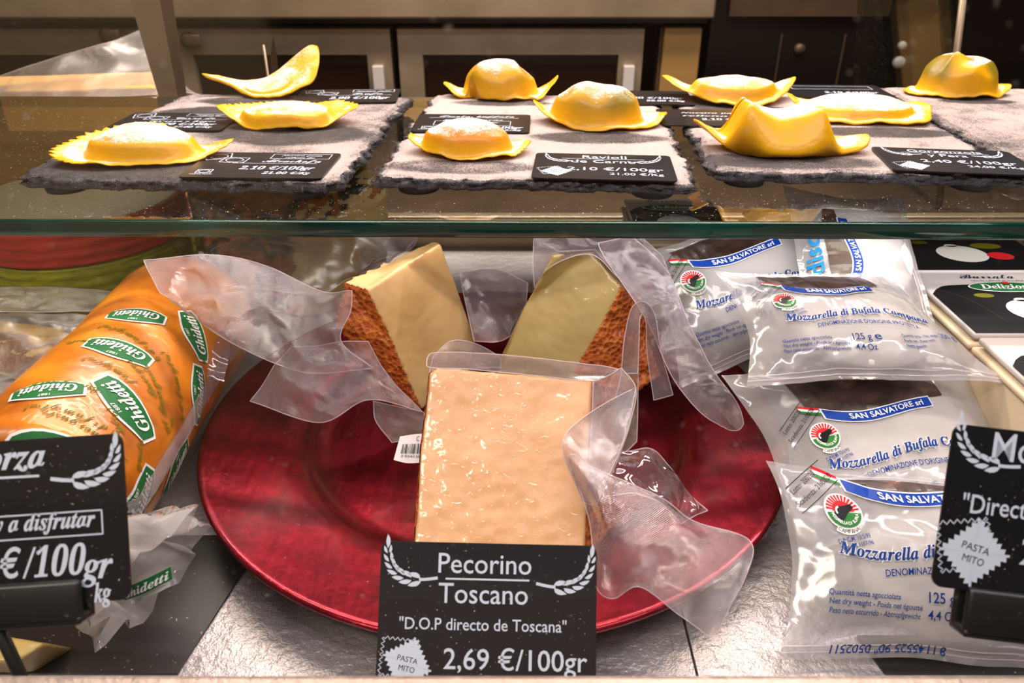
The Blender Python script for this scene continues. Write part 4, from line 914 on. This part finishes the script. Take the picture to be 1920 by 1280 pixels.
def bag(label, mat4, T=.013, seed=0, detail=2, w_=BW, h_=BH, pk=1.0, sh=0, tp=0, sag=.0105, ptop=0, pky=1.0, rb=.0175, lite=False):
    def hgt(x, y):
        u, v = max(-1, min(1, 2*x/w_)), max(-1, min(1, 2*y/h_/.90))
        e = (1-abs(u)**2.6)*(1-abs(v)**2.4); h = T*max(0, e)**.75
        wr = abs(nz((x, y, seed), 34)); wr2 = abs(nz((x*1.7, y*.7, seed+5), 60))
        return h + (.0042*(wr-.25)+.0016*(wr2-.2))*(.35+.65*(1-e))*ss(0, .25, 1-max(abs(u), abs(v))+.12)
    def out(x, y):
        v = 2*y/h_; u = 2*x/w_; x = -w_/2 + (x+w_/2)*(1-tp*(v+1)/2); return x*(1-.13*(1-v*v)+.02*nz((u, v, seed), 2)) , y + .0022*nz((x, seed, 0), 30)*abs(v) - .004*u*u*(1 if v < 0 else -.8)*abs(v)
    def S0(x, y, l=0):
        X, Y = out(x, y); return mat4 @ V((X, Y, hgt(x, y)+l))
    S = lambda x, y, l=0: S0(x*pk, y*pk*pky-sh, l)                # where the print lies
    base = mat4 @ V((0, 0, 0)); t = thing('mozzarella_bag', base, label, 'cheese bag', BG)
    nu, nv = 72, 52; vs = []; mk_ = []; n0 = 0
    for side in (1, -1):
        for j in range(nv+1):
            for i in range(nu+1):
                x, y = (i/nu-.5)*w_, (j/nv-.5)*h_
                if side == 1: vs.append(S0(x, y))
                else:
                    X, Y = out(x, y); e = (1-abs(2*x/w_)**2.6)*(1-min(1, abs(2*y/h_/.9))**2.4); vs.append(mat4 @ V((X, Y, -.006*max(0, e)**.7 - .0003 + min(0, hgt(x, y)))))
                q = math.hypot((x-.004)/(w_*.36), (y+.004)/(h_*.40)); m_ = .42 + .38*(1-ss(.75, 1.15, q)) - .12*ss(.9, 1.0, abs(2*y/h_))
                mk_.append(m_ if side == 1 else m_*.5)
    g = grid_faces(nu, nv); n = (nu+1)*(nv+1)
    fs = g + [tuple(n+i for i in f[::-1]) for f in g]
    mk('bag_film', vs, fs, M['bag'], t, attrs={'milk': mk_})
    mb = MB(); bmb = bmesh.new(); bmesh.ops.create_uvsphere(bmb, u_segments=28, v_segments=16, radius=1)
    bmesh.ops.transform(bmb, matrix=mat4 @ Matrix.Translation((.004, -.004, .002)) @ Matrix.Diagonal((.036, .029, T*.52, 1)), verts=bmb.verts)
    mb.bm(bmb); mb.make('mozzarella_ball', M['mozz'], t, True)
    rib = lambda x: rb + (x/.06)**2*sag + .0018*math.sin(x*95)      # lower edge of the ribbon
    ph = []; rv = []; N = 28
    x0, x1 = -.036, .030
    for r_, (lo, hi, a, b) in enumerate(((lambda x: rib(x)+.0055, lambda x: (h_/2-.0035+sh-ptop)/pk/pky - (abs(x)/.062)**3*.008, -.043, .041),)):
        v = []; f = []
        for k in range(N+1):
            x = a+(b-a)*k/N
            for m in range(11): v.append((x, lo(x)+max(.0004, hi(x)-lo(x))*m/10))
        for k in range(N):
            for m in range(10): f.append((k*11+m, (k+1)*11+m, (k+1)*11+m+1, k*11+m+1))
        ph.append((v, f))
    printed('buffalo_picture', ph, S, 'hide', t, .0007)
    def strip(f0, f1, a, b, n_=24):
        v = []
        for k in range(n_+1): x = a+(b-a)*k/n_; v += [(x, f0(x)), (x, f1(x))]
        return v, [(2*k, 2*k+2, 2*k+3, 2*k+1) for k in range(n_)]
    o = printed('ribbon_border', [strip(lambda x: rib(x)-.0006, lambda x: rib(x)+.0062, x0-.0008, x1+.0008)], S, 'ink_white', t, .0009)
    printed('blue_ribbon', [strip(rib, lambda x: rib(x)+.0055, x0, x1)], S, 'blue', o, .0012)
    arc = lambda r0: [strip(lambda x: rib(x)+.0035+r0, lambda x: rib(x)+.0035+r0+.0016, -.0475, x0-.001, 8)]
    printed('tricolour_green', arc(-.0018), S, 'green', o, .0009); printed('tricolour_white', arc(-.0002), S, 'ink_white', o, .0009); printed('tricolour_red', arc(.0014), S, 'red', o, .0009)
    printed('ribbon_lettering', [text2d('SAN SALVATORE srl', .001, .0012, .0032, .048, 'c', bold=.018, sag=lambda u: rib(u+.001))], S, 'ink_white', o, .0015)
    emblem(S, -.0415, .0125, .0078, t)
    wave = lambda u: .0022*math.sin((u+.008)*75)
    L = [text2d('Mozzarella di Bufala Campana', .003, -.0045, .0050, .100, 'c', 'italic', .012, sag=wave)]
    if not lite: printed('name_halo', [text2d('Mozzarella di Bufala Campana', .003, -.0045, .0050, .100, 'c', 'italic', .055, sag=wave)], S, 'ink_white', t, .0010)
    L += [text2d("DENOMINAZIONE D'ORIGINE PROTETTA", .006, -.0125, .0028, .068, 'c', bold=.01, sag=lambda u: .0015*math.cos(u*60))]
    for k, s in enumerate(('Quantità netta sgocciolata', 'Net dry weight - Poids net égoutté', 'Peso neto escurrido - Abtropfgewicht')): L.append(text2d(s, -.0525+.0004*k, -.0200-.0034*k, .0021, (.031, .041, .040)[k], 'l', bold=.008, rot=-.06))
    L += [text2d('125 g', -.0085, -.0226, .0042, .0115, 'l', bold=.012), text2d('e', .0050, -.0226, .0050, .0042, 'l', bold=.012), text2d('4,4 Oz', -.0085, -.0290, .0036, .0125, 'l', bold=.008)]
    for k, s in enumerate(('Quantità netta - Net weight', 'Poids net - Peso neto', 'Netto gewicht')): L.append(text2d(s, .022, -.0210-.0032*k, .0020, (.026, .021, .013)[k], 'l', bold=.008, rot=.08))
    L.append(text2d('250 g', .050, -.0190, .0036, .0115, 'l', bold=.012, rot=.08))
    if detail > 1: L += [text2d('D.P.C.M. 10/5/93', -.0465, -.0010, .0018, .0145, 'l', bold=.008, rot=.22), text2d('Reg. CE 1107/96', -.0455, -.0036, .0018, .0145, 'l', bold=.008, rot=.22)]
    if lite: L = L[:0]
    printed('lettering', L, S, 'navy', t, .0014)
    D = [text2d('Lotto: 200220', -.0615, .0180, .0022, .018, 'l', rot=.62), text2d('Scadenza: 21/03/20', -.0605, .0130, .0022, .026, 'l', rot=.62)]
    for p, q in (((-.0640, .0205), (-.0430, .0350)), ((-.0600, .0105), (-.0370, .0270))): D.append(path2d([(p[0]+(q[0]-p[0])*k/10, p[1]+(q[1]-p[1])*k/10) for k in range(11)], .0003))
    printed('date_print', D, S, 'black_print', t, .0014)
    vs2 = []
    mbs = MB()
    for y in (-.435, -.465): mbs.tube([S0((i/40-.5)*w_, y*h_, .0004) for i in range(41)], .0003, 4)
    mbs.make('welded_seam', M['film_rim'], t)
    return t, S
mA = Matrix.Translation(P(1604, 606, .424)) @ Matrix.Rotation(rt_(3), 4, 'Z') @ Matrix.Rotation(rt_(90-70), 4, 'X') @ Matrix.Rotation(rt_(-1.5), 4, 'Z')
bA, SAf = bag('mozzarella bag lying topmost of the pile, next to the white tubs', mA, .013, 3, h_=.078, w_=.140, sh=.003, tp=.28, sag=.020, pky=.80, rb=.0150)
mB = Matrix.Translation(P(1662, 834, .402)) @ Matrix.Rotation(rt_(4), 4, 'Z') @ Matrix.Rotation(rt_(90-66), 4, 'X') @ Matrix.Rotation(rt_(6), 4, 'Z')
bB, _ = bag('mozzarella bag in the middle of the pile, between topmost and front bag', mB, .013, 8, w_=.142, h_=.104, sh=.008)
mC = Matrix.Translation(P(1740, 1058, .352)) @ Matrix.Rotation(rt_(1), 4, 'Z') @ Matrix.Rotation(rt_(90-50), 4, 'X') @ Matrix.Rotation(rt_(-4.0), 4, 'Z')
bC, SCf = bag('front mozzarella bag lying on the case floor beside the Mo price tag', mC, .013, 12, w_=.142, h_=.081, pk=1.07, sh=-.0065)
code = merge2d([text2d('8 1145525 90" 0502511', 0, 0, .0032, .048, 'c', bold=.01)])
printed('seam_code', [([(-x-.022, -y-.0388) for x, y in code[0]], code[1])], SCf, 'navy', bC, .0009)
mD = Matrix.Translation(P(1406, 544, .497)) @ Matrix.Rotation(rt_(0), 4, 'Z') @ Matrix.Rotation(rt_(90-48), 4, 'X') @ Matrix.Rotation(rt_(17), 4, 'Z')
bag('tilted mozzarella bag standing behind the pile, next to the right cheese wedge', mD, .013, 17, 1)
mE = Matrix.Translation(P(1606, 488, .474)) @ Matrix.Rotation(rt_(0), 4, 'Z') @ Matrix.Rotation(rt_(90-68), 4, 'X') @ Matrix.Rotation(rt_(82), 4, 'Z')
bE, SEf = bag('mozzarella bag turned sideways behind the topmost bag of the pile', mE, .010, 22, 1, h_=.072, sh=.015, ptop=.012, lite=True)
printed('large_lettering', [text2d('disc', -.022, .0385, .0085, .034, 'l', 'sans', .02)], SEf, 'cyan', bE, .0012)

# ------------------------------------------------------------------ white tubs with printed sleeves
TG = 'burrata tubs on the right'
def tub(label, x0, x1, y0, y1, h_=.088, flip=False):
    t = thing('cheese_tub', ((x0+x1)/2, (y0+y1)/2, .0004), label, 'tub', TG)
    mb = MB(); mb.bbox((x0, y0, .0004), (x1, y1, h_-.004), .007, seg=3); mb.bbox((x0-.0012, y0-.0004, h_-.010), (x1+.001, y1+.0004, h_-.006), .0015); mb.make('tub_body', M['tub'], t, True)
    w_, d_ = x1-x0, y1-y0
    top = lambda x, y, l: V((x0+x, y0+y, h_+l))
    MB().bbox((x0+.0008, y0+.0002, h_-.004), (x1, y1-.0002, h_), .0015).make('sleeve_top', M['white'], t, True)
    ye = lambda x: d_*.735 + .004*math.sin(x/w_*pi) - d_*.0*x
    N = 20; v = []; f = []
    for k in range(N+1):
        x = .0014+(w_-.002)*k/N; lo = .001 + .022*max(0, 1-k/4)**2*0
        v += [(x, lo), (x, ye(x)-(.010*max(0, 1-k/3.0)**2))]
    f = [(2*k, 2*k+2, 2*k+3, 2*k+1) for k in range(N)]
    pr = printed('black_print_panel', [(v, f)], top, 'black_print', t, .0003)
    el = lambda cx, cy, a, b, n=30: fan([(cx+a*math.cos(2*pi*k/n), cy+b*math.sin(2*pi*k/n)) for k in range(n)])
    printed('arc_line', [path2d([(.006+.02*math.sin(a), d_*.66-.055*(1-math.cos(a))) for a in [k*.12 for k in range(12)]], .0003)], top, 'steel_dark', pr, .0005)
    lg = printed('logo_border', [el(w_*.50, d_*.72, .0235, .0072)], top, 'ink_white', t, .0007)
    printed('logo_panel', [el(w_*.50, d_*.72, .0226, .0064)], top, 'logo_green', lg, .0009)
    printed('lettering', [text2d('Deliziosa', w_*.50, d_*.72-.0030, .0062, .033, 'c', 'italic', .01)], top, 'ink_white', lg, .0011)
    printed('logo_dot', [el(w_*.5+.002, d_*.72+.0052, .0024, .0016)], top, 'red', lg, .0012)
    printed('burrata_picture', [el(w_*.50, d_*.33, .0165, .0145), el(w_*.49, d_*.33+.0145, .0045, .0025)], top, 'mozz', pr, .0006)
    printed('tomato_picture', [el(w_*.50+.0235, d_*.28, .0085, .0065)], top, 'red', pr, .0007)
    printed('leaf_picture', [el(w_*.50+.023, d_*.50, .0105, .0052), el(w_*.5-.02, d_*.58, .006, .003)], top, 'script_green', pr, .0005)
    printed('weight_lettering', [text2d('125g', w_-.012, .003, .0034, .009, 'r')], top, 'ink_white', pr, .0008)
    printed('header_lettering', [text2d('Burrata', w_*.46, d_*.885, .0062, .034, 'c', 'script', .004), text2d('SOLO LATTE PUGLIESE', w_*.5, d_*.83, .0017, .033, 'c')], top, 'ink_dark', t, .0004)
    return t
tub('white burrata tub farthest back of the three along the right edge', .2535, .355, .4585, .541)
tub('white burrata tub in the middle of the three along the right edge', .2535, .355, .373, .4555)
tub('white burrata tub nearest of the three, behind the Mo price tag', .2535, .355, .2875, .370)
tub('burrata tub at the back behind the tilted mozzarella bag', .0895, .160, .520, .602)
tub('burrata tub at the back under the sideways mozzarella bag', .180, .249, .500, .582, .086)

# ------------------------------------------------------------------ yellow cheese block and objects behind the shelf
t = thing('cheese_block', (-.50, .90, .02), 'long yellow cheese block in clear film behind the left end of the shelf', 'cheese')
vs, fs = remesh([V(p) for p in ((-.80, .84, .001), (-.372, .84, .001), (-.372, .92, .001), (-.80, .92, .001), (-.80, .84, .118), (-.375, .84, .131), (-.378, .92, .133), (-.80, .92, .12))], [(0, 1, 5, 4), (1, 2, 6, 5), (2, 3, 7, 6), (3, 0, 4, 7), (4, 5, 6, 7), (3, 2, 1, 0)], .003, amp=.0006)
vs = [v + V((0, 0, .0)) for v in vs]
mk('cheese_paste', vs, fs, M['butter'], t)
film('vacuum_film', [[(-60, 162, .83), (110, 106, .84), (200, 80, .85), (268, 54, .86)], [(-60, 175, .825), (120, 130, .83), (215, 115, .84), (285, 110, .85)], [(-60, 200, .80), (120, 185, .80), (240, 180, .805), (330, 178, .81)]], t, mat='film_soft', wr=.004, seed=30, sc=16)
film('vacuum_film', [[(285, 130, .85), (320, 142, .86), (350, 168, .87)], [(290, 160, .84), (330, 168, .845), (385, 180, .85)]], t, mat='film_soft', wr=.004, seed=31, nu=20, nv=12)
struct(MB().box((-1.6, .76, -.06), (1.6, 1.12, 0)).make('trim_3', M['steel_dark']))
# background row of fridges and counter
YB = 1.45
def bx(px0, px1, py0, py1, y0=YB, th=.03):
    a, b = at_y(px0, py1, y0), at_y(px1, py0, y0); return (a.x, y0, a.z), (b.x, y0+th, b.z)
def fridge(label, px0, px1, first=True, handle=True):
    a = at_y(px0, 54, YB); b = at_y(px1, 54, YB); zt = a.z; zb = -.42; fw = .043
    t = thing('undercounter_fridge', ((a.x+b.x)/2, YB+.2, -.9), label, 'fridge', 'undercounter fridges behind the case')
    MB().box((a.x, YB+.031, -.895), (b.x, YB+.55, zt-.003)).make('cabinet_body', M['dark'], t)
    mb = MB(); x0, x1 = a.x, b.x; y0, y1 = YB, YB+.03
    for q in (((x0, zt), (x1, zt), (x1-fw, zt-fw), (x0+fw, zt-fw)), ((x1, zt), (x1, zb), (x1-fw, zb+fw), (x1-fw, zt-fw)), ((x1, zb), (x0, zb), (x0+fw, zb+fw), (x1-fw, zb+fw)), ((x0, zb), (x0, zt), (x0+fw, zt-fw), (x0+fw, zb+fw))):
        mb.add([(p[0], y0, p[1]) for p in q]+[(p[0], y1, p[1]) for p in q], [(0, 1, 2, 3), (7, 6, 5, 4), (0, 4, 5, 1), (1, 5, 6, 2), (2, 6, 7, 3), (3, 7, 4, 0)])
    d = mb.make('door_frame', M['steel'], t)
    MB().box((x0+fw, YB+.012, zb+fw), (x1-fw, YB+.022, zt-fw)).make('door_glass', M['fridge_glass'], d)
    if handle: MB().bbox((x1-.034, YB-.014, -.02), (x1-.014, YB, .052), .002).make('door_latch', M['white'], d)
    return t
fridge('steel-framed undercounter fridge left of centre behind the case', 306, 730)
fridge('steel-framed undercounter fridge at the centre behind the case', 744, 1209)
fridge('steel-framed undercounter fridge at the far left behind the leaning post', -190, 296, handle=False)
w0 = bx(1224, 1318, 52, 300); t = thing('steel_panel', ((w0[0][0]+w0[1][0])/2, YB, -.9), 'upright yellowish steel panel right of the central fridge', 'panel')
MB().bbox((w0[0][0], YB, -.895), (w0[1][0], YB+.04, w0[1][2]), .003).make('panel_face', M['warm_panel'], t)
MB().bbox((w0[0][0]-.006, YB+.005, -.895), (w0[0][0]-.001, YB+.035, w0[1][2]), .001).make('panel_edge', M['steel_dark'], t)
t = thing('worktop', (-.35, YB, .128), 'long steel worktop over the fridges behind the case', 'worktop')
zt0 = at_y(600, 36, YB-.03).z
MB().bbox((-1.6, YB-.03, zt0), (.345, YB+.60, zt0+.10), .004).make('worktop_edge', M['steel'], t)
MB().box((-1.6, YB+.02, zt0-.012), (.345, YB+.55, zt0)).make('gap_shade', M['dark'], t)  # dark strip standing in for shade between worktop and fridges
MB().bbox((-1.3, YB+.56, zt0+.10), (.345, YB+.60, zt0+.35), .003).make('upstand', M['warm_panel'], t)
t = thing('dark_cabinet', (1.1, YB, -.9), 'tall dark glossy cabinet filling the right of the background', 'cabinet')
MB().box((.352, YB+.02, -.895), (1.9, YB+.5, .6)).make('cabinet_body', M['dark'], t)
for px in (1578, 1460):
    p = at_y(px, 100, YB+.02); MB().box((p.x-.0015, YB+.017, -.3), (p.x+.0015, YB+.02, zt0-.03)).make('door_seam', M['steel_dark'], t)
MB().box((.38, YB+.01, zt0), (.66, YB+.02, zt0+.09)).make('cabinet_rail', M['steel_dark'], t)
for px, py, r_ in ((1690, 85, .0075), (1684, 117, .011), (1498, 92, .010)):  # small discs standing in for blurry reflections on the dark front
    p = at_y(px, py, YB+.02)
    mb = MB(); mb.lathe([(0, 0), (r_, 0), (r_, .006), (r_*.6, .010), (0, .010)], (0, 0, 0), 20); mb.v = [V((p.x+v.x, YB+.02-v.z, p.z+v.y)) for v in mb.v]; mb.make('reflection_spot', M['white' if px > 1600 else 'steel_dark'], t, True)
for px, py, fr in ((206, 64, .0), (356, 73, .0)):
    p = at_y(px, py, YB); t = thing('lock_knob', (p.x, p.y-.02, p.z), 'round metal lock knob on the fridge frame, ' + ('left of the post' if px < 300 else 'right of the post'), 'knob')
    mb = MB().lathe([(0, -.0), (.012, .0), (.013, .012), (.008, .018), (0, .018)], (0, 0, 0), 24); mb.v = [V((p.x+v.x, YB-.0005-v.z, p.z+v.y)) for v in mb.v]; mb.make('knob_body', M['steel_dark'], t, True)
    mb = MB().bbox((-.003, -.0005, -.010), (.026, .004, .010), .002, 0, Matrix.Translation((p.x, YB-.022, p.z))); mb.make('knob_lever', M['steel_dark'], t, True)
t = thing('leaning_post', (-.30, .80, .0), 'slanted brown steel post of the case behind the left slate', 'post')
a, b, c, d = (at_y(232, -40, .80), at_y(292, -40, .80), at_y(335, 190, .80), at_y(300, 190, .80))
e, f = at_y(318, -40, .83), at_y(352, 190, .83)
low = lambda p, q: p + (q-p)*((p.z-.002)/(p.z-q.z))
d2, c2, f2 = low(a, d), low(b, c), low(e, f)
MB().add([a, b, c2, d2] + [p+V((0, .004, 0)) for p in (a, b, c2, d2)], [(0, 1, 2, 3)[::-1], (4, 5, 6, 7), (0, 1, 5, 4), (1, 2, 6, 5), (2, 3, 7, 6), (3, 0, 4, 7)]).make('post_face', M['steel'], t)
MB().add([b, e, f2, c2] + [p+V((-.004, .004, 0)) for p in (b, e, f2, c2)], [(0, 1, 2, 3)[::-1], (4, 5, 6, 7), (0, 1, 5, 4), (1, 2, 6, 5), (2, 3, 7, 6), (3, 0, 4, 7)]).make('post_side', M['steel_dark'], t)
t = thing('glass_divider', (.46, .83, 0), 'upright clear glass divider seen edge-on at the upper right', 'glass panel')
a, b = at_y(1803, -60, .83), at_y(1778, 160, .83); b = low(a, b)
MB().add([p for q in (a, b) for p in (q, q+V((.009, 0, 0)), q+V((.009+.02, .30, 0)), q+V((.02, .30, 0)))], [(0, 1, 2, 3), (7, 6, 5, 4), (0, 4, 5, 1), (1, 5, 6, 2), (2, 6, 7, 3), (3, 7, 4, 0)]).make('pane', M['glass'], t)
mb = MB(); mb.tube([a+V((.0045, -.0005, 0)), b+V((.0045, -.0005, 0))], .0035, 8); mb.make('polished_edge', M['steel'], t, True)
# a knife and a skewer upright in a dark holder
yk = .92; p = at_y(512, 68, yk); q = at_y(497, 150, yk)
t = thing('kitchen_knife', (q.x, yk, 0), 'dark pointed knife blade standing upright behind the leftmost slate', 'knife')
MB().add([V((q.x-.005, yk, 0)), V((q.x+.010, yk, 0)), V((p.x+.001, yk, p.z-.015)), p, V((p.x-.006, yk, p.z-.02)), *(v+V((0, .0015, 0)) for v in (V((q.x-.005, yk, 0)), V((q.x+.010, yk, 0)), V((p.x+.001, yk, p.z-.015)), p, V((p.x-.006, yk, p.z-.02))))],
     [(0, 1, 2, 3, 4), (9, 8, 7, 6, 5), (0, 5, 6, 1), (1, 6, 7, 2), (2, 7, 8, 3), (3, 8, 9, 4), (4, 9, 5, 0)]).make('blade', M['steel_dark'], t)
p = at_y(494, 84, yk-.02)
t = thing('skewer', (p.x, p.y, 0), 'thin metal skewer standing upright beside the dark knife', 'skewer'); MB().tube([(p.x, p.y, .0), p], .0014, 8).make('skewer_rod', M['steel'], t, True)
for m_ in list(bpy.data.materials):
    if m_.users == 0: bpy.data.materials.remove(m_)
